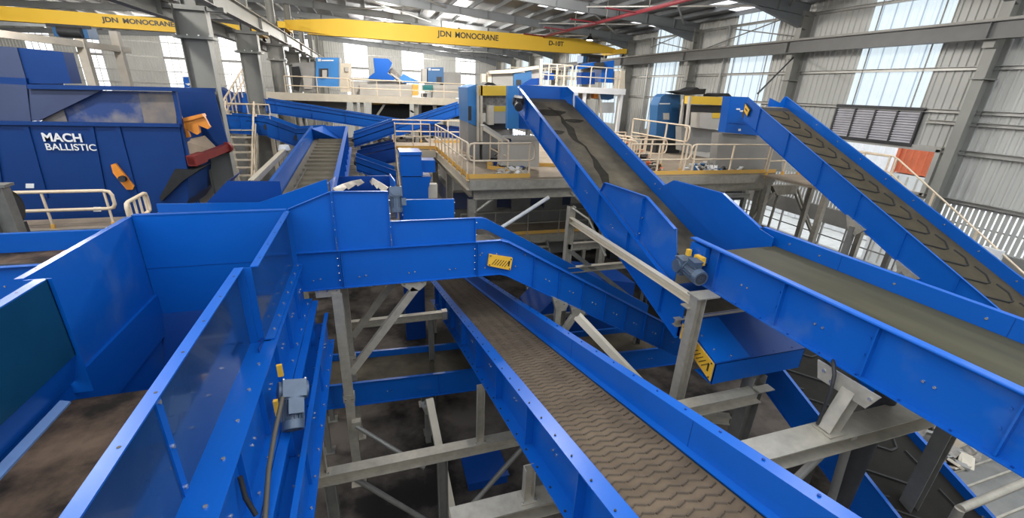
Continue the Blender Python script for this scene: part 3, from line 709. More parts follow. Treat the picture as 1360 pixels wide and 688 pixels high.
mb.prism([(-3.13, 6.945, 4.92), (-1.26, 6.945, 4.92), (-1.26, 6.945, 4.926), (-3.13, 6.945, 4.926)], (0, 0.01, 0), NAVY)
part('end_panel', mb, L)
mb = MB(); mb.prism([(-3.12, 6.3, 2.6), (-1.26, 6.3, 2.6), (-1.26, 6.94, 4.2), (-3.12, 6.94, 4.2)], (0, 0.012, 0), NAVY); mb.prism([(-1.27, 4.5, 2.6), (-1.27, 6.95, 2.6), (-1.27, 6.95, 4.85), (-1.27, 4.5, 4.85)], (0.012, 0, 0), NAVY); mb.box((-3.12, 4.5, 2.6), (-1.27, 4.52, 4.12), NAVY); mb.box((-3.12, 4.5, 2.58), (-1.27, 6.3, 2.6), DARK); part('discharge_chute', mb, L, 'dark blue discharge chute')
mb = MB(); mb.prism([(-1.40, 4.735, 4.82), (-1.25, 4.735, 4.82), (-1.25, 4.735, ZT), (-1.40, 4.735, ZT)], (0, 0.012, 0), BLUE); hexbolts(mb, [(-1.37, 4.735, z) for z in (4.9, 5.2, 5.55)], (0, -1, 0), 0.014); part('corner_plate', mb, L)
# bolted shelf outside the panel, frame web and lower rails
mb = MB(); mb.prism([(-1.40, 0.2, 4.8), (-1.18, 0.2, 4.8), (-1.18, 4.73, 4.8), (-1.40, 4.73, 4.8)], (0, 0, -0.012), BLUE)
mb.prism([(-1.26, 4.74, 4.82), (-1.15, 4.74, 4.82), (-1.15, 7.1, 4.82), (-1.26, 7.1, 4.82)], (0, 0, -0.012), BLUE)
hexbolts(mb, [(-1.225, 0.5+0.42*k, 4.8) for k in range(10)], (0, 0, 1), 0.016); hexbolts(mb, [(-1.19, 4.95+0.33*k, 4.82) for k in range(7)], (0, 0, 1), 0.014)
part('shelf', mb, L)
def lframe(Xw, z0, z1, fw, ya, yb, rib, name):
    mb = MB(); side_frame(mb, [(Xw, ya, z1), (Xw, yb, z1)], z1-z0, (1, 0, 0), BLUE, fw*0.5, fw, rib=rib)
    flange_bolts(mb, [(Xw+fw*0.6, ya, z0+0.003), (Xw+fw*0.6, yb, z0+0.003)], (0, 0, 0), 0.4, (0, 0, 1), 0.014)
    return part(name, mb, L)
lframe(-1.18, 4.2, 4.79, 0.12, 0.2, 7.0, 0.8, 'frame')
lframe(-1.04, 3.78, 4.19, 0.16, 0.2, 6.9, 1.1, 'lower_frame')
lframe(-0.88, 3.45, 3.95, 0.09, 0.2, 6.9, 1.6, 'outer_rail')
mb = MB(); side_frame(mb, [(-3.1, 0.2, 4.5), (-3.1, 7.0, 4.5)], 0.6, (-1, 0, 0), BLUE, 0.08, 0.1, rib=1.0); part('frame', mb, L)
gm = gearmotor(L, (-0.93, 4.12, 4.50), (0.02, -0.7, -0.6), (0.35, -0.3, 1), 0.92)
mb = MB(); mb.box((-1.08, 3.95, 4.38), (-1.04, 3.99, 4.56), YEL); part('mounting_bracket', mb, L, 'yellow motor bracket')
mb = MB(); mb.box((-1.08, 4.30, 4.60), (-1.03, 4.33, 4.74), YEL); part('mounting_bracket', mb, L, 'yellow motor bracket')
mb = MB(); mb.tube([(-0.98, 3.92, 4.62), (-1.02, 3.6, 4.46), (-1.03, 3.3, 4.36), (-1.01, 3.0, 4.28), (-0.99, 2.75, 4.22), (-1.0, 2.4, 4.2), (-0.97, 2.0, 4.2), (-0.98, 1.2, 4.2)], 0.022, LEAD, 8); part('power_cable', mb, L, 'brown power cable')
mb = MB(); mb.tube([(-1.14, 3.0, 4.62), (-1.12, 2.95, 4.45), (-1.06, 2.9, 4.3)], 0.02, BLACK, 8); part('cable_gland', mb, L, 'black cable gland')

# ---------------------------------------------------------------- C: chevron belt climbing towards the camera
Cc = thing('chevron_conveyor', 'long blue incline with brown chevron belt rising to the bottom right of the picture', 'conveyor', (2.05, 6.0, 0))
zc = lambda y: 5.19-0.258*y
mb = MB(); zz = []
W = [(0.0, 0.0), (0.09, 0.42), (0.2, 0.0), (0.31, 0.42), (0.42, 0.0), (0.53, 0.42), (0.64, 0.0), (0.75, 0.42), (0.86, 0.0), (0.97, 0.42)]
for a, b in zip(W, W[1:]):
    t = 0.86; zz.append((a, (a[0]+(b[0]-a[0])*t, a[1]+(b[1]-a[1])*t)))
vrow_belt(mb, 1.61, 2.46, 0.4, 11.9, lambda y: zc(y)-0.035, BELTC, BELTCR, 0.092, zz, 0.02, 0.013)
mb.prism([(1.61, 0.4, zc(0.4)-0.45), (2.46, 0.4, zc(0.4)-0.45), (2.46, 11.9, zc(11.9)-0.45), (1.61, 11.9, zc(11.9)-0.45)], (0, 0, -0.02), BELTC)
part('belt', mb, Cc, 'brown chevron-ribbed belt')
mb = MB(); p = [(1.60, 0.3, zc(0.3)), (1.60, 12.0, zc(12.0))]
side_frame(mb, p, 0.66, (-1, 0, 0), BLUE, 0.15, 0.15, t=0.012, rib=1.3, rib0=0.9, bolts=True, ribw=0.1)
flange_bolts(mb, p, (-0.11, 0, 0.012), 0.36, (0, 0, 1), 0.010, BLACKT); flange_bolts(mb, p, (-0.11, 0, -0.66), 0.36, (0, 0, 1), 0.012, BLACKT)
part('frame', mb, Cc)
mb = MB(); h = 0.28; xr = 2.54
mb.prism([(2.45, 0.3, zc(0.3)), (xr, 0.3, zc(0.3)), (xr, 12, zc(12)), (2.45, 12, zc(12))], (0, 0, -0.012), BLUE)
pr = [(xr, 0.3, zc(0.3)+h), (xr, 12.0, zc(12.0)+h)]
side_frame(mb, pr, 0.66+h, (1, 0, 0), BLUE, 0.11, 0.1, rib=1.3)
flange_bolts(mb, pr, (0.06, 0, 0.012), 0.42, (0, 0, 1), 0.012, NAVY)
for k in range(1, 5): y = 2.35*k; mb.prism([(xr-0.012, y, zc(y)), (xr-0.012, y+0.004, zc(y)), (xr-0.012, y+0.004, zc(y)+h), (xr-0.012, y, zc(y)+h)], (-0.003, 0, 0), NAVY)
part('high_side_frame', mb, Cc)
mb = MB(); mb.cyl((1.63, 11.95, zc(12)-0.2), (2.45, 11.95, zc(12)-0.2), 0.16, DARK, 18); part('tail_drum', mb, Cc)
# cross frames carrying C and the hopper
def goal(y, z, xa, xb, stubs, legs, label, braces=(), bw=0.18):
    t = thing('support_trestle', label, 'steel frame', ((xa+xb)/2, y, 0), 'galvanised trestles under the conveyors')
    mb = MB(); mb.ibeam((xa, y, z-0.1), (xb, y, z-0.1), bw, 0.2, GALV); part('beam', mb, t)
    for (x, zt, dy) in stubs:
        mb = MB(); mb.chan((x, y+dy, z), (x, y+dy, zt), 0.09, 0.12, GALV, up=(1, 0, 0)); mb.box((x-0.1, y+dy-0.08, z), (x+0.1, y+dy+0.08, z+0.012), GALV)
        hexbolts(mb, [(x-0.075, y+dy-0.05, z+0.012), (x+0.075, y+dy-0.05, z+0.012)], (0, 0, 1)); part('stub_post', mb, t)
    for x in legs:
        mb = MB(); mb.ibeam((x, y, 0.02), (x, y, z-0.2), 0.16, 0.16, GALVD, up=(1, 0, 0)); mb.box((x-0.16, y-0.16, 0), (x+0.16, y+0.16, 0.02), GALVD); part('leg', mb, t)
    for a, b in braces:
        mb = MB(); mb.tube([a, b], 0.045, GALVD, 8)
        for e in (a, b): mb.bar(V(e)-(V(b)-V(a)).normalized()*0.02, V(e)+(V(b)-V(a)).normalized()*0.02, 0.09, 0.09, GALV)
        part('brace', mb, t)
    return t
goal(5.5, 1.98, -1.15, 2.7, [(-1.02, 3.44, 0), (1.42, zc(5.5)-0.67, 0)], [0.78, -0.95, 2.6],
     'long galvanised trestle beam under the centre, between the hopper and the chevron conveyor',
     [((0.9, 5.5, 0.06), (2.3, 5.5, 1.75)), ((-0.6, 5.5, 1.75), (0.7, 5.5, 0.15))])
z3 = at(700, 662, Y=3.3).z; goal(3.3, z3, 0.55, 2.9, [(1.42, zc(3.3)-0.67, 0)], [2.75, 0.65], 'pale galvanised trestle beam at the bottom edge, left of the chevron conveyor', bw=0.25)
# leaning pale strut and post behind
mb = MB(); mb.bar(at(570, 530, Y=7.4), at(602, 690, Z=0.03), 0.15, 0.12, BEIGE, up=(0, 0, 1)); mb.bar((0.8, 7.75, 0.02), (0.8, 7.75, 1.12), 0.12, 0.12, GALVD)
mb.prism([(0.68, 7.6, 1.1), (0.95, 7.6, 1.1), (0.88, 7.6, 0.9), (0.75, 7.6, 0.9)], (0, 0.2, 0), GALV)
tag(mb.build('strut'), 'pale leaning strut standing behind the long trestle beam', 'strut')
mb = MB(); mb.tube([(-0.62, 6.9, 1.55), (0.55, 6.2, 0.9)], 0.04, GALVD, 8); mb.box((-0.68, 6.86, 1.45), (-0.52, 6.98, 1.65), GALV); part('brace', mb, A)

# ---------------------------------------------------------------- B: low transverse conveyor under everything
Bc = thing('low_transverse_conveyor', 'low blue conveyor crossing underneath the covered conveyor and the chevron incline', 'conveyor', (2.5, 8.5, 0))
zb = lambda x: 1.74-0.045*(x+1.2)
mb = MB(); side_frame(mb, [(-1.6, 8.0, zb(-1.6)), (7.5, 8.0, zb(7.5))], 0.56, (0, -1, 0), BLUE, 0.05, 0.04, rib=2.2); part('front_frame', mb, Bc)
mb = MB(); side_frame(mb, [(-1.6, 9.1, zb(-1.6)), (7.5, 9.1, zb(7.5))], 0.56, (0, 1, 0), BLUE, 0.05, 0.04, rib=2.2); part('rear_frame', mb, Bc)
mb = MB(); mb.prism([(-1.6, 8.02, zb(-1.6)-0.14), (7.5, 8.02, zb(7.5)-0.14), (7.5, 9.08, zb(7.5)-0.14), (-1.6, 9.08, zb(-1.6)-0.14)], (0, 0, -0.02), BELTD); part('belt', mb, Bc)
for x in (-1.3, 0.85, 3.2, 5.6):
    for y in (8.05, 9.05):
        mb = MB(); mb.bar((x, y, 0), (x, y, zb(x)-0.56), 0.1, 0.1, GALVD); mb.box((x-0.12, y-0.12, 0), (x+0.12, y+0.12, 0.015), GALVD); part('leg', mb, Bc)
mb = MB(); q = at(640, 622, Z=0.15); mb.box((q.x-0.35, q.y-0.35, 0.0), (q.x+0.45, q.y+0.4, 0.2), NAVY); mb.box((q.x-0.38, q.y-0.38, 0.2), (q.x+0.48, q.y+0.43, 0.23), NAVY); 
tag(mb.build('floor_bin'), 'dark blue steel bin on the floor beyond the long trestle beam', 'bin')

# ---------------------------------------------------------------- D1: smooth-belt incline to the sorting platform
D1 = thing('incline_conveyor', 'wide blue incline with smooth grey belt climbing to the sorting platform at centre right', 'conveyor', (5.2, 8.5, 0))
zd = lambda y: 2.93+0.356*y
XL1, XR1, HD = 4.4, 6.0, 0.62
mb = MB(); p = [(XL1, 4.75, zd(4.75)), (XL1, 13.1, zd(13.1))]
side_frame(mb, p, HD, (-1, 0, 0), BLUE, 0.07, 0.07, rib=1.25, rib0=0.55); part('left_frame', mb, D1)
mb = MB(); p = [(XR1, 4.75, zd(4.75)), (XR1, 12.6, zd(12.6))]
side_frame(mb, p, HD, (1, 0, 0), BLUE, 0.07, 0.07, rib=1.25, rib0=0.55)
hexbolts(mb, [(XR1-0.012, y, zd(y)-0.12) for y in (7.9, 8.1, 9.4, 11.0)], (-1, 0, 0), 0.015); part('right_frame', mb, D1)
mb = MB(); n = V((0, -0.356, 1)).normalized()
mb.prism([(XL1+0.03, 3.98, zd(3.98)-0.3), (XR1-0.03, 3.98, zd(3.98)-0.3), (XR1-0.03, 13.0, zd(13.0)-0.3), (XL1+0.03, 13.0, zd(13.0)-0.3)], -n*0.02, BELTD)
mb.prism([(XL1+0.03, 3.98, zd(3.98)-0.55), (XR1-0.03, 3.98, zd(3.98)-0.55), (XR1-0.03, 13.0, zd(13.0)-0.55), (XL1+0.03, 13.0, zd(13.0)-0.55)], -n*0.02, BELTD)
rnd = random.Random(3); path = []; y = 5.2; x = 5.45
while y < 12.6: path.append((x, y)); x += rnd.uniform(-0.13, 0.09)-(0.03 if x > 5.2 else -0.03); y += 0.33
for (xa, ya), (xb, yb) in zip(path, path[1:]):
    wa, wb = 0.07+0.05*math.sin(ya*3), 0.07+0.05*math.sin(yb*3); q = lambda x, y: V((x, y, zd(y)-0.297))
    mb.add([q(xa-wa, ya), q(xa+wa, ya), q(xb+wb, yb), q(xb-wb, yb)], [[0, 1, 2, 3]], STAIN)
for cx, cy, rx, ry in ((5.0, 12.1, 0.5, 0.22), (4.75, 10.9, 0.22, 0.12), (5.55, 11.6, 0.3, 0.12)):
    mb.add([V((cx+rx*math.cos(t)*(1+0.25*math.sin(3*t)), cy+ry*math.sin(t), zd(cy+ry*math.sin(t))-0.297)) for t in (6.283*k/14 for k in range(14))], [list(range(14))], STAIN)
part('belt', mb, D1, 'smooth grey belt with dark streaks of dirt')
mb = MB(); mb.cyl((XL1+0.02, 13.0, zd(13)-0.42), (XR1-0.02, 13.0, zd(13)-0.42), 0.16, DARK, 18); part('head_drum', mb, D1)
# hood plates at the head
mb = MB(); y = 13.12; z = zd(13.1)
mb.prism([(XL1, y, z-0.3), (XR1-0.25, y, z-0.3), (XR1-0.25, y, z+0.06), (XL1, y, z+0.06)], (0, 0.012, 0), BLUE)
mb.prism([(XR1-0.25, y, z-0.3), (XR1, y-0.5, z-0.5), (XR1, y-0.5, z-0.12), (XR1-0.18, y-0.3, z+0.06), (XR1-0.25, y, z+0.06)], (0.01, 0.01, 0), BLUE)
part('head_plate', mb, D1)
mb = MB(); mb.prism([(XR1-0.03, 12.55, zd(12.55)-0.32), (XR1-0.03, 12.62, zd(12.55)-0.3), (XR1-0.03, 12.75, zd(12.55)+0.12), (XR1-0.03, 12.62, zd(12.55)+0.1)], (0.13, 0, 0), WHITE); part('head_rubber', mb, D1, 'white rubber flap')
gearmotor(D1, (XL1-0.2, 12.55, zd(12.55)-0.2), (-0.25, -0.9, -0.35), (0, -0.3, 1), 1.05, DARK)
# skirts of the loading point
def d1skirt(X, pts, out, seam):
    mb = MB(); mb.prism([(X, y, z) for y, z in pts], (-out*0.012, 0, 0), BLUED if out < 0 else BLUE)
    top = pts[:4] if out < 0 else pts[:4]
    for (ya, za), (yb, zb_) in zip(pts[:3], pts[1:4]): mb.prism([(X-out*0.01, ya, za), (X-out*0.01, yb, zb_), (X+out*0.05, yb, zb_), (X+out*0.05, ya, za)], (0, 0, 0.012), BLUE)
    if seam:
        mb.prism([(X, seam-0.02, zd(seam)), (X, seam-0.02, 5.88), (X+out*0.06, seam-0.02, 5.88), (X+out*0.06, seam-0.02, zd(seam))], (0, 0.02, 0), BLUE)
        hexbolts(mb, [(X+out*0.03, seam-0.03, zd(seam)+k) for k in (0.12, 0.4)], (0, -1, 0), 0.016)
    return mb
part('left_skirt', d1skirt(XL1+0.03, [(7.67, zd(7.67)), (7.55, 5.86), (6.13, 5.91), (5.29, 5.6), (5.12, 4.98), (5.12, zd(5.12))], -1, 6.2), D1)
part('right_skirt', d1skirt(XR1-0.01, [(7.8, zd(7.8)), (7.5, 5.88), (6.13, 5.92), (5.2, 5.56), (4.9, 5.5), (4.9, zd(4.9))], 1, 0), D1)
mb = MB(); 
mb.prism([(XL1+0.03, 4.95, zd(4.95)-0.1), (XL1+0.03, 5.12, zd(5.1)), (XR1, 5.12, zd(5.1)), (XR1, 4.95, zd(4.95)-0.1)], (0, 0, -0.012), NAVY)
part('rear_closing_plate', mb, D1)
# tail box with lid and yellow guard
y0, y1 = 3.95, 4.78; lid = lambda y: zd(y)-0.30
mb = MB(); mb.prism([(XL1, y0, lid(y0)), (XR1+0.06, y0, lid(y0)), (XR1+0.06, y1, lid(y1)), (XL1, y1, lid(y1))], (0, 0, 0.012), NAVY)
hexbolts(mb, [(x, y0+0.05, lid(y0)+0.025) for x in (4.7, 5.1, 5.5, 5.85)]+[(XR1, y, lid(y)+0.012) for y in (4.2, 4.5)], (0, 0, 1), 0.014, NAVY)
mb.prism([(XL1, y0+0.02, lid(y0)+0.014), (XL1+0.62, y0+0.02, lid(y0)+0.014), (XL1+0.62, y1-0.1, lid(y1-0.1)+0.016), (XL1, y1-0.1, lid(y1-0.1)+0.016)], (0, 0, 0.01), BLUE)
hexbolts(mb, [(XL1+0.12, 4.15, lid(4.15)+0.03), (XL1+0.1, 4.4, lid(4.4)+0.03), (XL1+0.32, 4.02, lid(4.02)+0.03)], (0, 0, 1), 0.015)
part('tail_lid', mb, D1)
mb = MB(); zbm = lambda y: zd(y)-HD
mb.prism([(XL1, y0, zbm(y0)), (XR1+0.06, y0, zbm(y0)), (XR1+0.06, y0, lid(y0)+0.012), (XL1, y0, lid(y0)+0.012)], (0, 0.012, 0), BLUE)
for X in (XL1, XR1+0.05): mb.prism([(X, y0, zbm(y0)), (X, 4.8, zbm(4.8)), (X, 4.8, lid(4.8)), (X, y0, lid(y0))], (0.012, 0, 0), BLUE)
mb.prism([(XL1, y0, zbm(y0)), (XR1+0.06, y0, zbm(y0)), (XR1+0.06, 4.3, zbm(4.3)-0.12), (XL1, 4.3, zbm(4.3)-0.12)], (0, 0, -0.012), BLUE)
part('tail_box', mb, D1)
Xg = XL1-0.01
guard_plate(D1, [(Xg, 4.72, zd(4.72)-0.34), (Xg, 3.97, zd(3.97)-0.31), (Xg, 3.97, zd(3.97)-0.6), (Xg, 4.72, zd(4.72)-0.6)], (-1, 0, 0), 'yellow slotted tail drum guard', 8)
# galvanised support frame of D1 / D2 head
sf = thing('side_support_frame', 'galvanised post-and-rail frame along the left side of the smooth-belt incline', 'steel frame', (4.2, 6.4, 0))
mb = MB(); mb.chan((4.2, 8.5, 4.84), (4.2, 4.42, 4.84), 0.10, 0.13, BEIGE, side=-1); part('long_rail', mb, sf, 'pale cream side rail')
for y, zt in ((4.32, 4.95), (8.5, 5.15)):
    mb = MB(); mb.ibeam((4.2, y, 0.02), (4.2, y, zt), 0.15, 0.16, GALV, up=(1, 0, 0)); mb.box((4.04, y-0.16, 0), (4.36, y+0.16, 0.02), GALV)
    if y < 5: mb.box((4.1, y-0.12, zt), (4.46, y+0.12, zt+0.02), GALV); mb.box((4.08, y+0.02, 4.74), (4.32, y+0.18, 4.76), GALV)
    part('post', mb, sf)
    mb = MB(); mb.ibeam((4.2, y, 4.2 if y > 5 else 4.36), (6.6, y, 4.2 if y > 5 else 4.36), 0.12, 0.16, GALV) if y > 5 else mb.ibeam((4.28, y+0.45, 4.28), (6.6, y+0.45, 4.28), 0.1, 0.12, GALV)
    part('cross_rail', mb, sf)
mb = MB(); mb.ibeam((4.2, 8.42, 3.65), (6.6, 8.42, 3.65), 0.12, 0.14, GALV); mb.bar((4.25, 8.45, 4.1), (6.2, 8.45, 2.6), 0.08, 0.1, GALVD); part('cross_rail', mb, sf)
mb = MB(); mb.chan((6.5, 8.5, 0), (6.5, 8.5, 4.3), 0.12, 0.14, GALVD, up=(1, 0, 0)); part('post', mb, sf)
mb = MB(); mb.tube([(4.2, 8.45, 5.12), (4.45, 8.1, 4.95), (4.48, 7.3, 4.4)], 0.025, GALV, 8); part('brace_pipe', mb, sf)
mb = MB(); mb.box((4.0, 4.24, 2.95), (4.42, 4.4, 2.97), GALV); mb.ibeam((4.3, 4.32, 2.9), (5.0, 4.0, 2.9), 0.12, 0.14, GALV); part('knee', mb, sf)
# frame under the tail box
tt = goal(3.9, 3.50, 3.85, 5.3, [], [4.2], 'galvanised trestle carrying the tail box of the smooth-belt incline', [((4.0, 4.0, 0.9), (4.7, 4.0, 2.4))])
mb = MB(); mb.ibeam((5.3, 4.02, 0.02), (5.3, 4.02, 3.68), 0.2, 0.24, GALVD, up=(1, 0, 0)); mb.box((5.1, 3.85, 0), (5.5, 4.2, 0.02), GALVD); part('leg', mb, tt)
mb = MB(); mb.box((5.18, 3.78, 3.52), (5.46, 3.92, 3.535), GALV); part('cap_plate', mb, tt)
mb = MB(); mb.chan((3.05, 5.6, 4.1), (4.12, 4.7, 2.95), 0.1, 0.12, BEIGE); tag(mb.build('diagonal_rail'), 'cream diagonal rail running down behind the tall post at centre right', 'rail')

# ---------------------------------------------------------------- D2: level feed conveyor, right foreground
D2 = thing('level_conveyor', 'level blue conveyor with dark smooth belt entering from the right edge', 'conveyor', (5.3, 2.2, 0))
X2, X3, Z2, H2 = 4.58, 6.12, 5.55, 0.60
mb = MB(); p = [(X2, -0.6, Z2), (X2, 5.02, Z2)]
side_frame(mb, p, H2, (-1, 0, 0), BLUED, 0.08, 0.07, rib=1.05, rib0=0.85); mb.tube([(X2-0.075, -0.6, Z2), (X2-0.075, 5.02, Z2)], 0.018, BLUE, 8)
flange_bolts(mb, p, (-0.045, 0, -H2), 0.4, (0, 0, 1), 0.012, NAVY); part('left_frame', mb, D2)
mb = MB(); p = [(X3, -0.6, Z2), (X3, 5.25, Z2)]; side_frame(mb, p, H2, (1, 0, 0), BLUE, 0.07, 0.07, rib=1.05, rib0=0.85)
for y in (2.1, 3.9): mb.prism([(X3-0.012, y, Z2-0.22), (X3-0.012, y+0.005, Z2-0.22), (X3-0.012, y+0.005, Z2), (X3-0.012, y, Z2)], (-0.003, 0, 0), NAVY)
hexbolts(mb, [(X3-0.012, y, Z2-0.1) for y in (0.8, 2.3, 3.2, 4.2, 4.7)], (-1, 0, 0), 0.015); part('right_frame', mb, D2)
mb = MB(); mb.prism([(X2+0.02, -0.6, Z2-0.21), (X3-0.02, -0.6, Z2-0.21), (X3-0.02, 4.93, Z2-0.21), (X2+0.02, 4.93, Z2-0.21)], (0, 0, -0.02), BELTM)
mb.cyl((X2+0.02, 4.9, Z2-0.37), (X3-0.02, 4.9, Z2-0.37), 0.16, BELTM, 24)
mb.prism([(X2+0.02, -0.6, Z2-0.51), (X3-0.02, -0.6, Z2-0.51), (X3-0.02, 4.9, Z2-0.51), (X2+0.02, 4.9, Z2-0.51)], (0, 0, -0.02), BELTM)
part('belt', mb, D2, 'dark olive smooth belt')
mb = MB(); mb.box((X2-0.1, 4.66, Z2-0.28), (X2-0.02, 4.98, Z2-0.04), BLUE)
for y in (4.72, 4.92): mb.prism([(X2-0.02, y, Z2-0.03), (X2-0.16, y, Z2-0.2), (X2-0.02, y, Z2-0.26)], (0, 0.012, 0), BLUE)
part('torque_bracket', mb, D2)
mb = MB(); mb.box((X2-0.2, 4.88, Z2-0.3), (X2-0.14, 4.94, Z2-0.14), YEL); part('mounting_lug', mb, D2, 'yellow mounting lug')
mb = MB(); mb.box((X2-0.2, 4.60, Z2-0.28), (X2-0.12, 4.76, Z2-0.16), YEL); part('mounting_lug', mb, D2, 'yellow mounting lug')
gearmotor(D2, (X2-0.25, 4.82, Z2-0.36), (-0.1, -1, -0.12), (0, 0, 1), 0.98)
mb = MB(); mb.box((X2-0.02, 5.0, Z2-H2), (X2+0.3, 5.012, Z2-0.15), NAVY); part('end_plate', mb, D2)
# trestle carrying D2
t2 = goal(2.35, 4.32, 3.1, 6.9, [], [6.6, 3.25], 'broad galvanised trestle under the level conveyor, with bracket and black cable', [((4.5, 2.35, 4.1), (3.5, 2.35, 3.0)), ((4.75, 2.35, 4.15), (5.0, 2.35, 2.4))], bw=0.27)
mb = MB(); mb.chan((4.35, 2.35, 4.33), (4.52, 2.35, 4.88), 0.13, 0.16, GALV, up=(1, 0, 0)); mb.box((4.25, 2.25, 4.325), (4.5, 2.45, 4.34), GALV)
mb.prism([(4.42, 2.08, 4.94), (4.42, 2.72, 4.94), (4.42, 2.66, 4.75), (4.42, 2.16, 4.75)], (0.02, 0, 0), GALV); hexbolts(mb, [(4.42, 2.15, 4.87), (4.42, 2.62, 4.87), (4.42, 2.52, 4.8)], (-1, 0, 0), 0.02); part('bracket_post', mb, t2)
mb = MB(); mb.tube([(4.5, 2.62, 4.98), (4.42, 2.56, 5.0), (4.36, 2.48, 4.92), (4.33, 2.44, 4.75), (4.3, 2.43, 4.5), (4.28, 2.42, 4.36)], 0.018, BLACK, 8); part('cable', mb, t2, 'black cable')
mb = MB(); mb.cyl((5.5, 2.55, 0.02), (5.5, 2.55, 4.7), 0.11, DARK, 20); mb.box((5.3, 2.35, 0), (5.7, 2.75, 0.02), DARK); tag(mb.build('round_post'), 'dark round post standing under the level conveyor at lower right', 'post')

# ---------------------------------------------------------------- E: right-hand chevron incline
CHEV = [((0.04, 0.95), (0.60, 0.10)), ((0.60, 0.10), (0.70, 0.12)), ((0.70, 0.12), (0.80, 0.50)), ((0.80, 0.50), (0.78, 1.0)), ((0.02, 0.3), (0.12, 0.18))]
def chevron_incline(t, x0, x1, ya, yb, zf, H, beltM, cleatM, pitch, drop, M, ribs=1.1):
    mb = MB(); side_frame(mb, [(x0, ya, zf(ya)), (x0, yb, zf(yb))], H, (-1, 0, 0), M, 0.04, 0.04, rib=ribs, rib0=0.6, bolts=False); part('left_frame', mb, t)
    mb = MB(); side_frame(mb, [(x1, ya, zf(ya)), (x1, yb+0.15, zf(yb+0.15))], H, (1, 0, 0), M, 0.05, 0.05, rib=ribs, bolts=False)
    hexbolts(mb, [(x1-0.012, ya+0.8*k, zf(ya+0.8*k)-0.1) for k in range(int((yb-ya)/0.8))], (-1, 0, 0), 0.02); part('right_frame', mb, t)
    mb = MB(); vrow_belt(mb, x0+0.02, x1-0.02, ya, yb, lambda y: zf(y)-drop, beltM, cleatM, pitch, CHEV, 0.045, 0.03)
    mb.prism([(x0+0.02, ya, zf(ya)-H+0.05), (x1-0.02, ya, zf(ya)-H+0.05), (x1-0.02, yb, zf(yb)-H+0.05), (x0+0.02, yb, zf(yb)-H+0.05)], (0, 0, -0.02), BELTK); part('belt', mb, t, 'chevron-ribbed belt')
    mb = MB(); mb.cyl((x0+0.03, yb-0.05, zf(yb)-drop-0.2), (x1-0.03, yb-0.05, zf(yb)-drop-0.2), 0.18, DARK, 18); part('head_drum', mb, t)
Ei = thing('chevron_incline', 'steep blue incline with olive chevron belt at the right, beside the stairs', 'conveyor', (12.35, 6.5, 0))
ze = lambda y: 1.785+0.5*y
chevron_incline(Ei, 11.5, 13.2, 0.8, 11.6, ze, 0.68, BELTE, CLEAT, 0.46, 0.27, BLUE, 1.35)
mb = MB(); mb.prism([(11.47, 11.35, ze(11.35)-0.22), (11.47, 11.62, ze(11.62)-0.16), (11.47, 11.62, ze(11.62)-0.02-0.4), (11.47, 11.4, ze(11.4)-0.48)], (-0.02, 0, 0), BLACKT)
mb.prism([(11.44, 11.38, ze(11.38)-0.25), (11.44, 11.59, ze(11.59)-0.19), (11.44, 11.59, ze(11.59)-0.39), (11.44, 11.42, ze(11.42)-0.45)], (-0.008, 0, 0), YEL)
mb.bar((11.43, 11.44, ze(11.45)-0.33), (11.43, 11.55, ze(11.55)-0.30), 0.006, 0.03, BLACKT); part('warning_label', mb, Ei, 'yellow warning label')
mb = MB(); mb.prism([(12.9, 11.72, ze(11.6)-0.25), (13.2, 11.72, ze(11.6)-0.25), (13.2, 11.72, ze(11.72)), (13.12, 11.72, ze(11.72)+0.02), (12.98, 11.72, ze(11.6)-0.12), (12.5, 11.72, ze(11.6)+0.02), (12.5, 11.72, ze(11.6)-0.25)], (0, 0.012, 0), BLUE); part('head_plate', mb, Ei)
for y, lean in ((7.3, 0.0), (5.9, 0.9)):
    mb = MB(); z = ze(y)-0.68; mb.prism([(11.44, y-0.3, z-0.1), (11.44, y+0.25, z+0.14), (11.44, y+0.1, z-0.2), (11.44, y-0.12, z-0.3)], (0.06, 0, 0), GALV)
    mb.bar((11.47, y, z-0.1), (11.47, y+lean*1.4, max(0.01, z-1.6) if lean else 0.01), 0.12, 0.12, GALVD); mb.box((11.35, y+lean*1.4-0.15, 0), (11.6, y+lean*1.4+0.15, 0.01), GALVD) if not lean else None
    part('support_leg', mb, Ei)
    mb = MB(); mb.bar((13.2, y, z-0.1), (13.2, y, 0.01), 0.12, 0.12, GALVD); part('support_leg', mb, Ei)
mb = MB(); mb.tube([at(1054, 76, X=19.3), (12.0, 11.75, 7.72)], 0.03, DARK, 8); tag(mb.build('suspension_rod'), 'dark rod slanting from the wall column down to the head of the right-hand chevron incline', 'rod')
# ---------------------------------------------------------------- K: dark chevron incline under the level conveyor
Ki = thing('lower_chevron_incline', 'dark chevron-belt incline passing underneath the level conveyor at lower right', 'conveyor', (6.9, 3.8, 0))
zk = lambda y: 3.4+0.43*(y-4.2)
chevron_incline(Ki, 6.2, 7.6, 0.4, 7.0, zk, 0.62, BELTK, CLEAT, 0.5, 0.12, BLUE, 1.4)
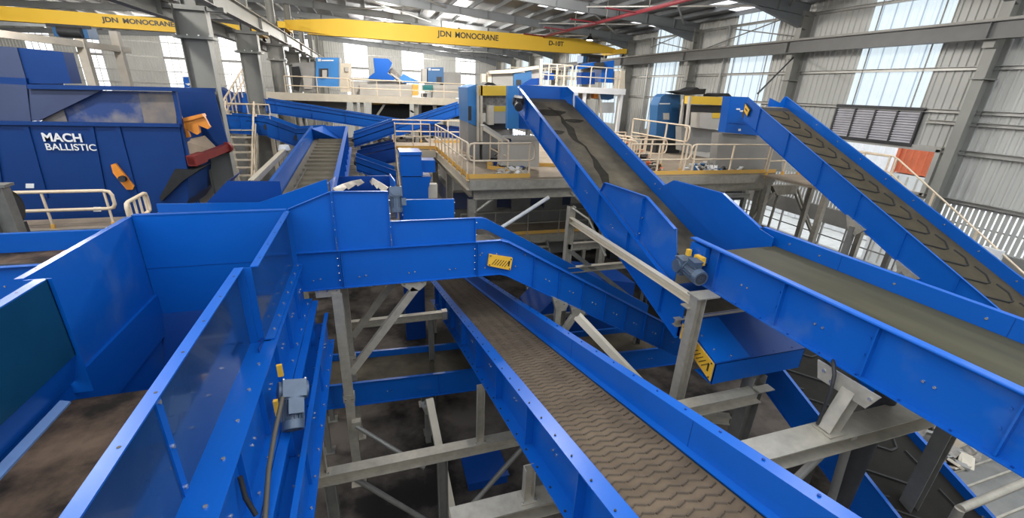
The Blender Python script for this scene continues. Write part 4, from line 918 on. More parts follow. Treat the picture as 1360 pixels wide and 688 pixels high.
# ================================================================ G: cleated feeder behind the covered conveyor
G = thing('cleated_feeder', 'narrow blue trough conveyor with worn ribbed belt, leading away behind the covered conveyor', 'conveyor', (-1.35, 13.5, 0))
zg = lambda y: 5.57+0.045*(y-9.2)
mb = MB(); side_frame(mb, [(-1.9, 8.75, zg(8.75)), (-1.9, 18.0, zg(18.0))], 0.75, (-1, 0, 0), BLUE, 0.06, 0.06, rib=1.5)
hexbolts(mb, [(-1.888, y, zg(y)-0.1) for y in (14.6, 14.9, 15.6)], (1, 0, 0), 0.03); part('left_frame', mb, G)
mb = MB(); side_frame(mb, [(-0.75, 8.75, zg(8.75)), (-0.75, 18.0, zg(18.0))], 0.75, (1, 0, 0), BLUE, 0.09, 0.14, rib=0.9); part('right_frame', mb, G)
mb = MB(); mb.prism([(-1.9, 18.0, zg(18)-0.6), (-0.75, 18.0, zg(18)-0.6), (-0.75, 18.0, zg(18)+0.02), (-1.55, 18.0, zg(18)+0.02), (-1.9, 17.4, zg(17.4))], (0, 0.012, 0), BLUE); part('end_plate', mb, G)
mb = MB()
mb.prism([(-1.86, 8.9, zg(8.9)-0.42), (-0.80, 8.9, zg(8.9)-0.42), (-0.80, 17.9, zg(17.9)-0.42), (-1.86, 17.9, zg(17.9)-0.42)], (0, 0, -0.02), BELTG)
y = 9.2
while y < 17.8:
    mb.prism([(-1.7, y, zg(y)-0.42), (-1.7, y+0.05, zg(y)-0.37), (-1.7, y+0.12, zg(y)-0.42)], (0.88, 0, 0), BELTG); y += 0.55
pass
mb.bar((-1.7, 9.6, zg(9.6)-0.25), (-1.5, 10.3, zg(10.3)-0.36), 0.04, 0.04, STEELM); mb.bar((-1.62, 10.2, zg(10)-0.36), (-1.6, 12.5, zg(12.5)-0.38), 0.02, 0.05, STEELM)
part('belt', mb, G, 'worn ribbed belt')
for x in (-1.85, -0.85):
    for y in (10.5, 16.5):
        mb = MB(); mb.bar((x, y, 0), (x, y, zg(y)-0.75), 0.12, 0.12, GALVD); part('leg', mb, G)
mb = MB()
mb.prism([(-2.35, 8.55, 5.84), (-1.55, 8.55, 5.82), (-1.55, 8.55, 5.3), (-2.9, 8.55, 5.3)], (0, 0.012, 0), NAVY); mb.prism([(-2.35, 8.56, 5.84), (-2.9, 8.56, 5.3), (-2.9, 9.6, 5.3), (-2.35, 9.6, 5.84)], (-0.012, 0, 0), NAVY)
part('side_chute', mb, G, 'dark blue side chute')
# small steel-lipped transfer chute beside it
tc = thing('transfer_chute', 'small blue transfer chute with bright curved steel lips, on top of the covered conveyor', 'chute', (0.0, 9.2, 5.0))
mb = MB(); mb.prism([(-0.72, 8.5, 5.05), (0.42, 8.5, 5.05), (0.42, 9.9, 5.05), (-0.72, 9.9, 5.05)], (0, 0, 0.02), DARK)
for x0, x1 in ((-0.74, -0.72), (0.42, 0.44)): mb.prism([(x0, 8.5, 5.05), (x0, 10.6, 5.05), (x0, 10.6, 5.55), (x0, 8.5, 5.80)], (x1-x0, 0, 0), BLUE)
mb.prism([(-0.72, 10.6, 5.05), (0.42, 10.6, 5.05), (0.42, 10.6, 5.5), (-0.72, 10.6, 5.5)], (0, 0.015, 0), NAVY)
part('body', mb, tc)
for s_, q in ((1, [(441, 250, 8.6), (455, 244, 9.1), (468, 240, 9.7), (479, 238, 10.4)]), (-1, [(516, 249, 8.6), (507, 243, 9.1), (500, 239, 9.7), (495, 236, 10.4)])):
    mb = MB(); pts = [at(x, y, Y=Y) for x, y, Y in q]
    for a, b in zip(pts, pts[1:]): mb.prism([a, b, b+V((s_*0.07, 0, -0.08)), a+V((s_*0.09, 0, -0.12))], (s_*0.008, 0, 0), STEELM)
    part('steel_lip', mb, tc, 'bright curved steel lip')

# ---- pale tube rail left of the feeder, and the post it rests on
t = thing('guard_rail', 'cream tubular rail with white end cap, sloping up to the feeder on its left side', 'rail', (-2.6, 11.5, 3))
mb = MB(); a, b = at(334, 243, Y=11.0), at(378, 200, Y=14.5); mb.chan(a, b, 0.12, 0.14, BEIGE); part('rail', mb, t)
mb = MB(); mb.cyl(b+V((0, 0, 0.02)), b+V((0, 0, 0.16)), 0.17, WHITE, 16, 0.13); part('end_cap', mb, t, 'white end cap')
for k, q in ((0, a), (1, b)):
    mb = MB(); mb.bar((q.x, q.y+0.1, 0), (q.x, q.y+0.1, q.z-0.1), 0.14, 0.14, GALV); part('post', mb, t)
mb = MB()
for z in (3.4, 4.4): mb.ibeam((-3.6, 14.6, z), (-2.05, 14.6, z), 0.12, 0.14, GALV)
part('cross_rail', mb, t)

# ================================================================ blue boxes under the stair landing
ch = thing('drop_chute', 'tall square blue chute with side box standing under the stair landing', 'chute', (1.2, 12.2, 0))
mb = MB(); slabY(mb, [(532, 204), (559, 204), (562, 234), (533, 234)], 12.0, 0.7, BLUE); slabY(mb, [(531, 202), (560, 202), (560, 206), (531, 206)], 11.95, 0.8, BLUE); part('upper_box', mb, ch)
mb = MB(); slabY(mb, [(534, 235), (573, 235), (569, 250), (569, 264), (536, 264)], 12.05, 0.65, BLUE); part('lower_box', mb, ch)
mb = MB(); slabY(mb, [(559, 213), (578, 213), (578, 229), (559, 229)], 12.1, 0.5, BLUE); part('side_box', mb, ch)
mb = MB(); p = at(545, 262, Y=12.1); mb.box((p.x-0.3, 12.15, 0), (p.x+0.3, 12.6, p.z), NAVY); part('down_pipe', mb, ch, 'dark blue down pipe')
cb = thing('control_box', 'small beige control box on a post right of the square blue chute', 'box', (2.0, 12.3, 0))
mb = MB(); slabY(mb, [(568, 245), (581, 245), (581, 263), (568, 263)], 12.3, 0.25, BEIGE); part('cabinet', mb, cb)
p = at(574, 263, Y=12.4); mb = MB(); mb.bar((p.x, 12.42, 0), (p.x, 12.42, p.z), 0.06, 0.06, GALV); part('post', mb, cb)

# ================================================================ sorting platform
ZP = 5.03
SP = thing('sorting_platform', 'raised steel sorting platform with cream rails and yellow kerb at centre right', 'platform', (8.5, 17, 0))
mb = MB(); mb.box((2.75, 12.45, ZP-0.06), (14.4, 23.0, ZP), DECK); mb.box((1.05, 18.95, ZP-0.06), (2.75, 21.2, ZP), DECK); part('deck', mb, SP, 'dusty brown deck plate')
mb = MB(); mb.chan((2.75, 12.42, ZP-0.2), (14.4, 12.42, ZP-0.2), 0.1, 0.28, GALV); part('edge_beam', mb, SP)
mb = MB(); mb.ibeam((2.95, 12.75, ZP-0.52), (14.4, 12.75, ZP-0.52), 0.2, 0.36, GALV); part('edge_beam', mb, SP)
mb = MB(); mb.chan((2.72, 12.42, ZP-0.2), (2.72, 19.0, ZP-0.2), 0.1, 0.28, BEIGE); part('edge_beam', mb, SP)
mb = MB(); mb.chan((1.05, 18.92, ZP-0.2), (2.72, 18.92, ZP-0.2), 0.1, 0.28, BEIGE); part('edge_beam', mb, SP)
mb = MB(); mb.ibeam((2.95, 12.9, ZP-0.5), (2.95, 21.0, ZP-0.5), 0.2, 0.34, GALV); part('edge_beam', mb, SP)
for x, y in ((2.9, 12.75), (7.6, 12.75), (at(958, 250, Y=12.75).x, 12.75), (14.2, 12.75), (2.95, 17.0), (2.95, 20.9), (7.6, 20.0), (11.4, 20.0), (14.2, 20.0)):
    mb = MB(); mb.ibeam((x, y, 0.02), (x, y, ZP-0.7 if y < 13 else ZP-0.67), 0.22, 0.24, GALV, up=(1, 0, 0)); mb.box((x-0.22, y-0.22, 0), (x+0.22, y+0.22, 0.025), GALV); part('column', mb, SP)
for a, b in ((at(1031, 253, Y=12.7), at(998, 291, Y=12.7)), (at(1034, 256, Y=12.75), at(1019, 305, Y=12.75)), (at(1053, 250, Y=12.75), at(1086, 330, Y=12.75)), (at(1059, 250, Y=12.9), at(1078, 305, Y=12.9)), ((6.2, 12.75, 4.45), (7.5, 12.75, 3.4)), ((2.98, 12.75, 3.9), (3.6, 12.75, 4.35))):
    mb = MB(); mb.tube([a, b], 0.05, GALV, 8); part('brace', mb, SP)
mb = MB(); mb.tube([at(657, 308, Y=11.6), at(729, 262, Y=11.6)], 0.055, WHITE, 10); part('brace', mb, SP, 'white diagonal brace tube')
mb = MB(); slabY(mb, [(1026, 247), (1062, 246), (1056, 258), (1032, 259)], 12.65, 0.2, GALV); part('gusset', mb, SP)
def kerb(a, b):
    mb = MB(); mb.bar(V(a)+V((0, 0, 0.06)), V(b)+V((0, 0, 0.06)), 0.014, 0.13, KERB); part('kerb_board', mb, SP, 'yellow kerb board')
kerb((2.75, 12.44, ZP), (4.6, 12.44, ZP)); kerb((6.2, 12.5, ZP), (14.4, 12.44, ZP)); kerb((1.05, 18.97, ZP), (2.7, 18.97, ZP)); kerb((3.9, 14.8, ZP), (6.4, 14.2, ZP)); kerb((2.95, 21.1, ZP), (5.0, 21.1, ZP)); kerb((2.74, 12.5, ZP), (2.74, 18.9, ZP))
kerb((3.7, 14.0, ZP), (4.3, 13.4, ZP))
handrail(SP, [(2.9, 12.5, ZP), (4.62, 12.5, ZP)], loops=(True, True), spacing=1.5)
handrail(SP, [(2.72, 12.6, ZP), (2.72, 18.9, ZP)], loops=(True, False), spacing=0.8)
handrail(SP, [(1.08, 18.98, ZP), (2.5, 18.98, ZP)], spacing=0.75)
handrail(SP, [(1.08, 19.0, ZP), (1.08, 21.1, ZP)], spacing=1.0); handrail(SP, [(1.1, 21.15, ZP), (4.9, 21.15, ZP)], spacing=1.2)
handrail(SP, [(4.15, 13.2, ZP), (4.15, 18.6, ZP)], spacing=1.1)
handrail(SP, [(8.1, 12.5, ZP), (10.3, 12.5, ZP)], loops=(False, True), spacing=1.1)
handrail(SP, [(10.65, 12.5, ZP), (13.9, 12.5, ZP)], loops=(True, False), spacing=1.5)
handrail(SP, [(10.5, 12.95, ZP), (10.5, 16.3, ZP)], loops=(True, False), spacing=1.1, h=1.57, mid=0.66)
handrail(SP, [(8.75, 13.3, ZP), (8.75, 16.4, ZP)], spacing=0.35, loops=(True, False)); handrail(SP, [(9.4, 14.6, ZP), (9.4, 19.0, ZP)], spacing=0.5, loops=(True, False)); handrail(SP, [(8.2, 16.2, ZP), (8.2, 20.0, ZP)], spacing=0.7)
handrail(SP, [(7.7, 16.6, ZP), (10.4, 16.6, ZP)], spacing=0.45); handrail(SP, [(8.9, 13.9, ZP), (10.35, 13.9, ZP)], spacing=0.48, loops=(True, True)); handrail(SP, [(9.0, 15.0, ZP), (10.3, 15.0, ZP)], spacing=0.4)
# stair from the landing down towards the camera
st = thing('landing_stair', 'steep open-tread stair below the landing, left of the square blue chute', 'stair', (1.5, 17.4, 0))
for x in (1.08, 1.95):
    mb = MB(); mb.chan((x, 18.9, ZP-0.1), (x, 15.4, 0.9), 0.06, 0.22, GALVD); part('stringer', mb, st)
for k in range(17):
    t = (k+0.5)/17; y = 18.9-3.5*t; z = ZP-0.15-4.1*t; mb = MB(); mb.box((1.1, y-0.13, z-0.03), (1.93, y+0.12, z), GALV); part('tread', mb, st)
mb = MB(); mb.tube([(1.06, 18.95, ZP+1.0), (1.06, 18.9, ZP), (1.06, 15.4, 1.7)], 0.022, RAIL); part('handrail', mb, st)

# ---- machines on the platform, left group
def sheet_machine(name, label, cat, Y, parts, group=None):
    """parts: (part name, pixel outline on its own front plane, plane offset from Y, depth, material, label)"""
    xs = []; 
    for p in parts: xs += [at(x, y, Y=Y+p[2]) for x, y in p[1]]
    zmin = min(q.z for q in xs); t = thing(name, label, cat, (sum(q.x for q in xs)/len(xs), Y, zmin), group)
    for p in parts:
        mb = MB(); slabY(mb, p[1], Y+p[2], p[3], p[4]); part(p[0], mb, t, p[5] if len(p) > 5 else None)
    return t
def R(x0, y0, x1, y1): return [(x0, y0), (x1, y0), (x1, y1), (x0, y1)]
m = sheet_machine('sorter_cabinet', 'tall light-blue sorter cabinet with a dark slot, left end of the platform machines', 'machine', 15.4, [
    ('cabinet_body', [(621, 116), (633, 112), (634, 168), (622, 163)], 0, 1.6, SBLUE), ('window_slot', R(622, 141, 626, 160), -0.02, 0.04, DARK, 'dark slot'),
    ('side_plate', [(633, 112), (637, 114), (637, 190), (633, 186)], 0.05, 1.6, SBLUE2), ('base', [(622, 163), (637, 170), (637, 212), (622, 205)], 0.05, 1.5, GREYM)])
m = sheet_machine('optical_sorter', 'sorter frame with yellow header beam and cream posts, over a dark intake', 'machine', 15.0, [
    ('header_beam', R(638, 114, 676, 127), 0, 1.0, CRANEY, 'yellow header beam'), ('frame_post', R(634, 113, 636.5, 188), 0.1, 0.12, BEIGE), ('frame_post', R(638.5, 113, 641, 188), 0.0, 0.12, BEIGE),
    ('intake', R(641, 127, 676, 150), 0.3, 0.8, WASTE, 'dark intake with mixed material'), ('inner_box', R(655, 141, 673, 164), -0.25, 0.9, GREYP), ('inner_stripe', R(656, 141, 673, 148), -0.27, 0.03, CRANEY, 'yellow stripe'), ('inner_post', R(650, 140, 656, 166), -0.28, 0.5, BEIGE),
    ('lower_gap', R(641, 164, 674, 172), 0.1, 0.9, DARK), ('base', R(641, 172, 676, 228), 0.4, 0.8, GREYM)])
m = sheet_machine('intake_chute', 'pale blue intake chute where the smooth-belt incline ends', 'chute', 14.2, [
    ('chute_front', [(675, 114), (690, 114), (688, 171), (674, 171)], 0, 0.22, SBLUE), ('chute_side', [(690, 113), (705, 118), (705, 172), (688, 171)], 0.02, 0.2, BLUE), ('lower_lip', [(674, 148), (689, 152), (689, 171), (674, 171)], -0.12, 0.12, SBLUE), ('leg', R(677, 171, 681, 228), 0.2, 0.15, GREYM), ('leg', R(700, 171, 704, 228), 0.2, 0.15, GREYM)])
m = sheet_machine('conveyor_housing', 'long light-grey machine housing behind the front platform rail', 'machine', 13.6, [
    ('front_panel', [(668, 187), (716, 186), (716, 222), (665, 220)], 0, 0.3, GREYP), ('top_cover', [(640, 167), (645, 166), (668, 181), (716, 180), (716, 186), (668, 187)], -0.03, 0.3, GREYP), ('side_rail', [(642, 168), (668, 186), (668, 190), (642, 173)], -0.05, 0.06, BEIGE),
    ('label_plate', R(673, 184, 679, 188), -0.03, 0.03, NAVY, 'dark blue plate')])
p = at(640, 225, Z=ZP)
def heap(name, label, c, sx, sy, sz, M, cat='rubbish', n=60):
    mb = MB(); rnd = random.Random(name+label)
    for i in range(n):
        a = rnd.random()*6.28; r = math.sqrt(rnd.random()); h = (1-r)*sz
        q = V(c)+V((sx*r*math.cos(a), sy*r*math.sin(a), h*rnd.random()+0.02))
        s = 0.05+0.12*rnd.random(); ax = V((rnd.random()-.5, rnd.random()-.5, rnd.random()*0.5)).normalized()
        mb.bar(q-ax*s, q+ax*s, s*1.4, 0.02+0.03*rnd.random(), M[i % len(M)])
    o = mb.build(name); tag(o, label, cat); o['kind'] = 'stuff'; return o
heap('rubbish_heap', 'pale heap of loose waste scraps on the deck at the left front corner of the platform', (4.3, 13.1, ZP), 0.5, 0.35, 0.2, [WHITE, BEIGE, GREYP], n=50)
heap('rubbish_heap', 'mixed waste jammed beside the long grey machine housing', (4.6, 14.9, ZP), 0.45, 1.6, 0.9, [DARK, GREYP, WASTE, NAVY], n=140)
# ---- right group: cabinets, yellow header, feed box
m = sheet_machine('sorter_cabinet', 'rounded blue sorter cabinet with a white-framed window, in front of the far daylight strip', 'machine', 17.6, [
    ('cabinet_body', [(874, 140), (878, 129), (884, 125), (893, 125), (893, 186), (871, 182)], 0, 0.6, SBLUE2), ('cabinet_side', [(893, 125), (904, 126), (902, 190), (893, 186)], 0.05, 0.5, SBLUE2), ('window', R(881, 150, 889, 159), -0.03, 0.04, GREYP, 'white-framed window'), ('lettering_strip', R(876, 137, 890, 138.5), -0.015, 0.02, WHITE, 'row of white letters'), ('base', [(871, 182), (902, 190), (902, 208), (871, 204)], 0.05, 1.3, DARK)])
m = sheet_machine('optical_sorter', 'sorter with yellow header beam and grey intake box, beside the right-hand blue feed box', 'machine', 16.2, [
    ('header_beam', [(918, 127.5), (971, 129.5), (970, 140.5), (917, 138)], 0, 0.4, CRANEY, 'yellow header beam'), ('frame_post', [(916, 128), (918.5, 128), (914, 170), (911.5, 170)], 0.0, 0.12, GREYP), ('frame_post', [(908, 132), (910.5, 132), (906, 165), (903.5, 165)], 0.6, 0.12, GREYP),
    ('inner_box', [(930, 150), (946, 150), (945, 172), (929, 170)], -0.3, 0.7, GREYP), ('inner_box', [(945, 151), (968, 151), (963, 172), (945, 172)], -0.25, 0.7, GREYP), ('inner_stripe', [(945, 150), (967, 150), (967, 157), (945, 157)], -0.28, 0.03, CRANEY, 'yellow stripe'), ('intake', R(916, 140, 968, 166), 0.3, 0.7, DARK, 'dark intake'),
    ('base', [(905, 168), (985, 176), (985, 205), (905, 200)], 0.2, 0.4, GREYM)])
m = sheet_machine('feed_box', 'blue feed box at the head of the right-hand chevron incline', 'chute', 12.9, [
    ('box_front', [(970, 128), (993, 129), (1007, 150), (1008, 180), (963, 176)], 0, 0.35, BLUE), ('seam', [(968, 163), (1000, 166), (1000, 166.6), (968, 163.6)], -0.015, 0.02, NAVY), ('label_plate', R(978, 144, 983, 146), -0.02, 0.02, WHITE, 'white sticker'), ('label_plate', R(983, 146.5, 987, 148.5), -0.02, 0.02, WHITE, 'white sticker'), ('label_plate', R(981, 171, 984, 174), -0.02, 0.02, WHITE, 'white sticker'),
    ('base', [(955, 177), (1025, 181), (1038, 210), (1038, 228), (950, 222)], 0.1, 0.35, GREYM)])
for i, (pix, Y, lab) in enumerate((([(898, 122), (917, 120), (926, 116), (930, 119), (938, 118), (936, 125), (914, 126)], 17.0, 'crumpled black sheet lying on top of the rounded blue sorter cabinet'), ([(951, 126), (957, 124), (968, 124), (972, 128), (951, 128.5)], 16.5, 'black sheet lying on top of the right-hand yellow header beam'), ([(642, 113), (648, 109), (655, 110), (660, 113.5)], 15.1, 'crumpled black sheet on top of the left-hand yellow header beam'))):
    mb = MB(); slabY(mb, pix, Y, 0.8, BLACK); tag(mb.build('cover_sheet'), lab, 'sheet')
heap('rubbish_heap', 'mixed waste piled under the rails between the two sorter groups', (9.6, 15.2, ZP+0.02), 0.8, 2.2, 0.9, [DARK, BEIGE, WASTE, BELTC, GREYM, CONTR], n=280)
heap('rubbish_heap', 'loose waste and sheeting on the deck in front of the right-hand sorter', (12.3, 13.3, ZP+0.02), 1.2, 0.5, 0.35, [WHITE, GREYP, SBLUE2, WASTE], n=120)

# ================================================================ under the platforms
LP = thing('lower_platform', 'lower steel walkway with grey rails and yellow kerb, in the shade under the sorting platform', 'platform', (6, 17.3, 0))
mb = MB(); mb.box((3.2, 16.4, 1.75), (9.2, 18.2, 1.82), DECK); part('deck', mb, LP)
mb = MB(); mb.chan((3.2, 16.36, 1.62), (9.2, 16.36, 1.62), 0.1, 0.34, GALV); part('edge_beam', mb, LP)
mb = MB(); mb.bar((5.4, 16.4, 1.9), (9.0, 16.4, 1.9), 0.012, 0.14, KERB); part('kerb_board', mb, LP, 'yellow kerb board')
handrail(LP, [(3.3, 16.42, 1.82), (9.0, 16.42, 1.82)], M=GALV, spacing=1.4)
for x in (3.4, 6.2, 9.0):
    mb = MB(); mb.bar((x, 16.6, 0), (x, 16.6, 1.45), 0.15, 0.15, GALV); part('column', mb, LP)
ls = thing('lower_stair', 'short stair with cross-braced sides below the lower walkway', 'stair', (6.4, 15.4, 0))
for x in (5.6, 6.3, 7.0):
    mb = MB(); mb.chan((x, 16.3, 1.5), (x, 14.6, 0.05), 0.06, 0.18, GALVD); part('stringer', mb, ls)
for k in range(6):
    t = (k+0.5)/6; mb = MB(); mb.box((5.62, 16.2-1.7*t-0.12, 1.45-1.4*t), (6.98, 16.2-1.7*t+0.12, 1.48-1.4*t), GALV); part('tread', mb, ls)
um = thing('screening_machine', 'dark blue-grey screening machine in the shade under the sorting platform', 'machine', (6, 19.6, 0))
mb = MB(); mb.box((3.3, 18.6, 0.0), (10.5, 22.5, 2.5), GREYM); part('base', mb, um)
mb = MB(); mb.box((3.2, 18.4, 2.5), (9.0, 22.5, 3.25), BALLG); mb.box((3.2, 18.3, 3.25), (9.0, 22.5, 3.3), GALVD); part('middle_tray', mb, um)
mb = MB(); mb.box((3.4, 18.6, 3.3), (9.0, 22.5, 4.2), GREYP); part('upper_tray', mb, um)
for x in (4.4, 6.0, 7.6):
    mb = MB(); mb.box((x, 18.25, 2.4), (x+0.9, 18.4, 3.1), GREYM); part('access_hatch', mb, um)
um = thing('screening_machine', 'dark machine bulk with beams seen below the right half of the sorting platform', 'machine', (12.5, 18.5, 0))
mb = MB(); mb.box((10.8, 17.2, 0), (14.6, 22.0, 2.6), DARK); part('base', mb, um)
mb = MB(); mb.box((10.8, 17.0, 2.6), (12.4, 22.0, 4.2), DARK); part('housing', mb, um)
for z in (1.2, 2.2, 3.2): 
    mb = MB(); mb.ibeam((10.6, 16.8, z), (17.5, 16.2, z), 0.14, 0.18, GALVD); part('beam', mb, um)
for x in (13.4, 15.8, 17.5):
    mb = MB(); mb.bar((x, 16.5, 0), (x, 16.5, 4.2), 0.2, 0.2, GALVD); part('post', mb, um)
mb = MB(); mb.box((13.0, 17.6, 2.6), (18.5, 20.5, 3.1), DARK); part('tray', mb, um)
un = thing('bale_conveyor', 'dark grey inclined housing low on the right, beyond the level conveyor', 'conveyor', (11.8, 9.5, 0))
mb = MB(); mb.prism([(9.2, 9.6, 0.8), (18.2, 9.6, 0.3), (18.2, 9.6, 1.3), (9.2, 9.6, 2.2)], (0, 1.6, 0), DARK); part('housing', mb, un)
for x in (10, 13, 16):
    mb = MB(); mb.bar((x, 10.3, 0), (x, 10.3, 0.9), 0.16, 0.16, GALVD); part('leg', mb, un)
# spare blue machinery beneath the centre
mc = thing('tipping_chute', 'dark blue chute low down between the covered conveyor and the smooth-belt incline', 'chute', (5.2, 10.6, 0))
mb = MB(); mb.prism([(4.2, 10.2, 0.02), (7.4, 10.2, 0.02), (7.4, 10.2, 2.2), (5.4, 10.2, 2.6), (4.2, 10.2, 1.4)], (0, 1.4, 0), NAVY); part('body', mb, mc)
mb = MB(); mb.box((4.1, 10.1, 1.35), (7.5, 10.18, 1.5), GALVD); part('rim', mb, mc)

# ================================================================ rear platform with sorters
RP = thing('rear_platform', 'long cream-railed rear platform in front of the end wall', 'platform', (0.8, 31, 0)); ZR = 6.72
mb = MB(); mb.box((-6.4, 29.5, ZR-0.08), (6.4, 34.0, ZR), DECK); part('deck', mb, RP)
mb = MB(); mb.box((-6.4, 29.4, ZR-0.3), (6.4, 29.5, ZR+0.12), BEIGE); part('edge_beam', mb, RP, 'dusty cream edge beam')
handrail(RP, [(-4.3, 29.5, ZR), (-0.9, 29.5, ZR)], spacing=1.6, r=0.03, loops=(False, True)); handrail(RP, [(-0.6, 29.5, ZR), (6.2, 29.5, ZR)], spacing=1.35, r=0.03, loops=(True, False))
handrail(RP, [(-6.3, 29.5, ZR), (-5.4, 29.5, ZR)], spacing=0.22, r=0.03)
for x in (-4.2, -0.6, -0.2, 3.1, 4.3, 6.1):
    mb = MB(); mb.bar((x, 30.0, 0), (x, 30.0, ZR-0.1), 0.22, 0.22, GALV); part('column', mb, RP)
mb = MB(); mb.bar((0.2, 30, 5.0), (1.2, 30, 6.4), 0.12, 0.12, GALV); part('brace', mb, RP)
sheet_machine('optical_sorter', 'bright blue sorter cabinet with logo and dark port, left end of the rear platform', 'machine', 31.0, [
    ('cabinet_body', R(419.5, 76.5, 450.5, 115), 0, 1.6, SBLUE), ('port', R(424, 91, 436, 102), -0.05, 0.1, DARK, 'dark port'), ('port_bracket', R(428, 93, 434, 103), -0.15, 0.1, GREYP), ('logo', R(422, 78, 426, 81.5), -0.03, 0.03, WHITE, 'white round logo'), ('lettering_strip', R(427, 79.5, 443, 81.2), -0.03, 0.03, WHITE, 'row of white letters'), ('cabinet_edge', R(450.5, 76, 452, 115), -0.02, 1.6, GREYP)], 'sorters on the rear platform')
sheet_machine('intake_hood', 'grey hood with a black opening, left of the bright blue rear sorter', 'machine', 31.0, [
    ('hood', [(388, 84), (419, 82), (419, 122), (393, 122)], 0.1, 1.5, GREYM), ('opening', [(387, 89), (397, 88), (400, 100), (397, 121), (390, 119)], 0.0, 0.12, BLACK, 'black opening'), ('hood_skirt', [(402, 100), (414, 101), (414, 118), (404, 118)], -0.05, 0.15, GREYP)])
sheet_machine('sorter_housing', 'dusty cream housing with rounded boxes right of the bright blue rear sorter', 'machine', 31.2, [
    ('body', R(452, 84, 466, 122), 0, 1.4, BEIGE), ('side_box', R(458, 72, 462, 86), 0.1, 0.4, WHITE), ('side_box', R(458, 89, 463, 95), -0.1, 0.4, GREYP), ('conveyor_body', R(466, 108, 540, 126), 0.0, 0.9, GREYP), ('top_rail', R(464, 103, 522, 106.5), -0.1, 0.2, GREYP)])
sheet_machine('feed_hopper', 'bright blue feed hopper with flared skirt on the rear platform, between the wall panes', 'hopper', 30.6, [
    ('hopper_box', [(496, 77), (516, 78), (521, 84), (515, 97), (498, 97)], 0, 1.2, BLUE), ('hopper_skirt', [(490, 102), (498, 96), (514, 97), (525, 104), (522, 107), (490, 104)], -0.05, 1.4, BLUE), ('screen', [(515, 94), (521, 90), (536, 105), (530, 109)], 0.3, 0.8, WASTE, 'waste-covered screen'), ('side_rail', [(518, 98), (520, 97), (537, 109), (534, 110)], -0.1, 0.1, GREYP), ('chute', [(530, 104), (536, 98), (545, 103), (557, 108), (556, 111), (534, 110)], 0.1, 0.9, SBLUE)])
sheet_machine('optical_sorter', 'slate-blue sorter cabinet with white logo and dark port, right end of the rear platform', 'machine', 31.0, [
    ('cabinet_body', R(568, 89.5, 589, 111), 0, 1.6, SBLUE2), ('port', R(580, 102, 586.5, 110), -0.05, 0.1, DARK, 'dark port'), ('logo', R(569, 90.5, 572, 93.5), -0.03, 0.03, WHITE, 'white round logo'), ('lettering_strip', R(573.5, 92, 584, 93.4), -0.03, 0.03, WHITE, 'row of white letters'), ('side_panel', R(589, 96, 612, 114), 0.05, 1.4, GREYM), ('left_box', R(561, 91, 567, 110), 0.05, 1.0, GREYP)], 'sorters on the rear platform')
sheet_machine('teal_drive', 'teal drive unit with yellow bracket behind the right part of the rear rail', 'machine', 30.4, [
    ('drive_body', R(561, 113, 575, 120), 0, 0.6, mat('teal_paint', (0.02, 0.19, 0.19), 0.4)), ('bracket', R(548, 112, 556, 127), -0.1, 0.3, KERB, 'yellow bracket'), ('motor', R(560, 124, 567, 129), 0.0, 0.4, DARK), ('housing', R(575, 113, 612, 130), 0.1, 1.0, GREYP), ('base', R(478, 112, 548, 131), 0.1, 1.0, GREYP)])
sheet_machine('waste_bunker', 'dark bunker with yellow edge beneath the rear platform', 'bunker', 31.5, [
    ('bunker_wall', R(494, 138, 544, 158), 0, 2.0, BLACK), ('bunker_wall', R(560, 140, 612, 158), 0.2, 2.0, BLACK), ('edge', R(494, 136, 530, 139), -0.1, 0.1, KERB, 'yellow edge'), ('tank', R(386, 132, 460, 146), 0.2, 1.5, GREYM)])
# beyond: second sorter line at the back right, on its own platform
UP = thing('upper_platform', 'white-edged upper platform with pale rails at the back right', 'platform', (11.3, 23, 0)); ZU = 7.78
mb = MB(); mb.box((8.4, 22.0, ZU-0.1), (13.3, 27.5, ZU), GREYP); part('deck', mb, UP)
mb = MB(); mb.box((8.4, 21.85, ZU-0.28), (13.35, 22.0, ZU+0.02), WHITE); part('edge_beam', mb, UP, 'white edge beam')
for x in (10.2, 11.0, 13.2):
    mb = MB(); mb.bar((x, 22.0, ZP), (x, 22.0, ZU-0.28), 0.16, 0.16, WHITE); part('column', mb, UP)
mb = MB(); mb.bar((11.9, 22.1, ZU-0.3), (12.5, 22.1, ZP+0.3), 0.1, 0.1, GREYP); part('brace', mb, UP)
handrail(UP, [(10.4, 22.0, ZU), (13.0, 22.0, ZU)], M=BEIGE, spacing=0.85); handrail(UP, [(8.5, 22.05, ZU), (10.2, 22.05, ZU)], M=BEIGE, spacing=0.42); handrail(UP, [(10.3, 22.2, ZU), (10.3, 27.0, ZU)], M=BEIGE, spacing=0.9)
handrail(UP, [(8.5, 27.2, ZU), (13.0, 27.2, ZU)], M=BEIGE, spacing=1.0)
sheet_machine('drum_drive', 'blue drum drive with hoses on the upper platform, behind the pale rails', 'machine', 23.5, [
    ('drum_body', [(766, 88), (792, 82), (794, 88), (770, 92)], 0, 1.0, BLUE), ('side_tank', [(800, 84), (816, 80), (814, 110), (798, 109)], 0.1, 1.0, BLUE), ('hose_block', R(790, 83, 803, 92), -0.1, 0.5, DARK), ('frame', R(772, 96, 790, 112), 0.2, 0.6, NAVY), ('box', R(728, 97, 736, 106), 0.1, 0.6, NAVY), ('grey_box', R(820, 94, 830, 118), -0.2, 0.5, BEIGE)])
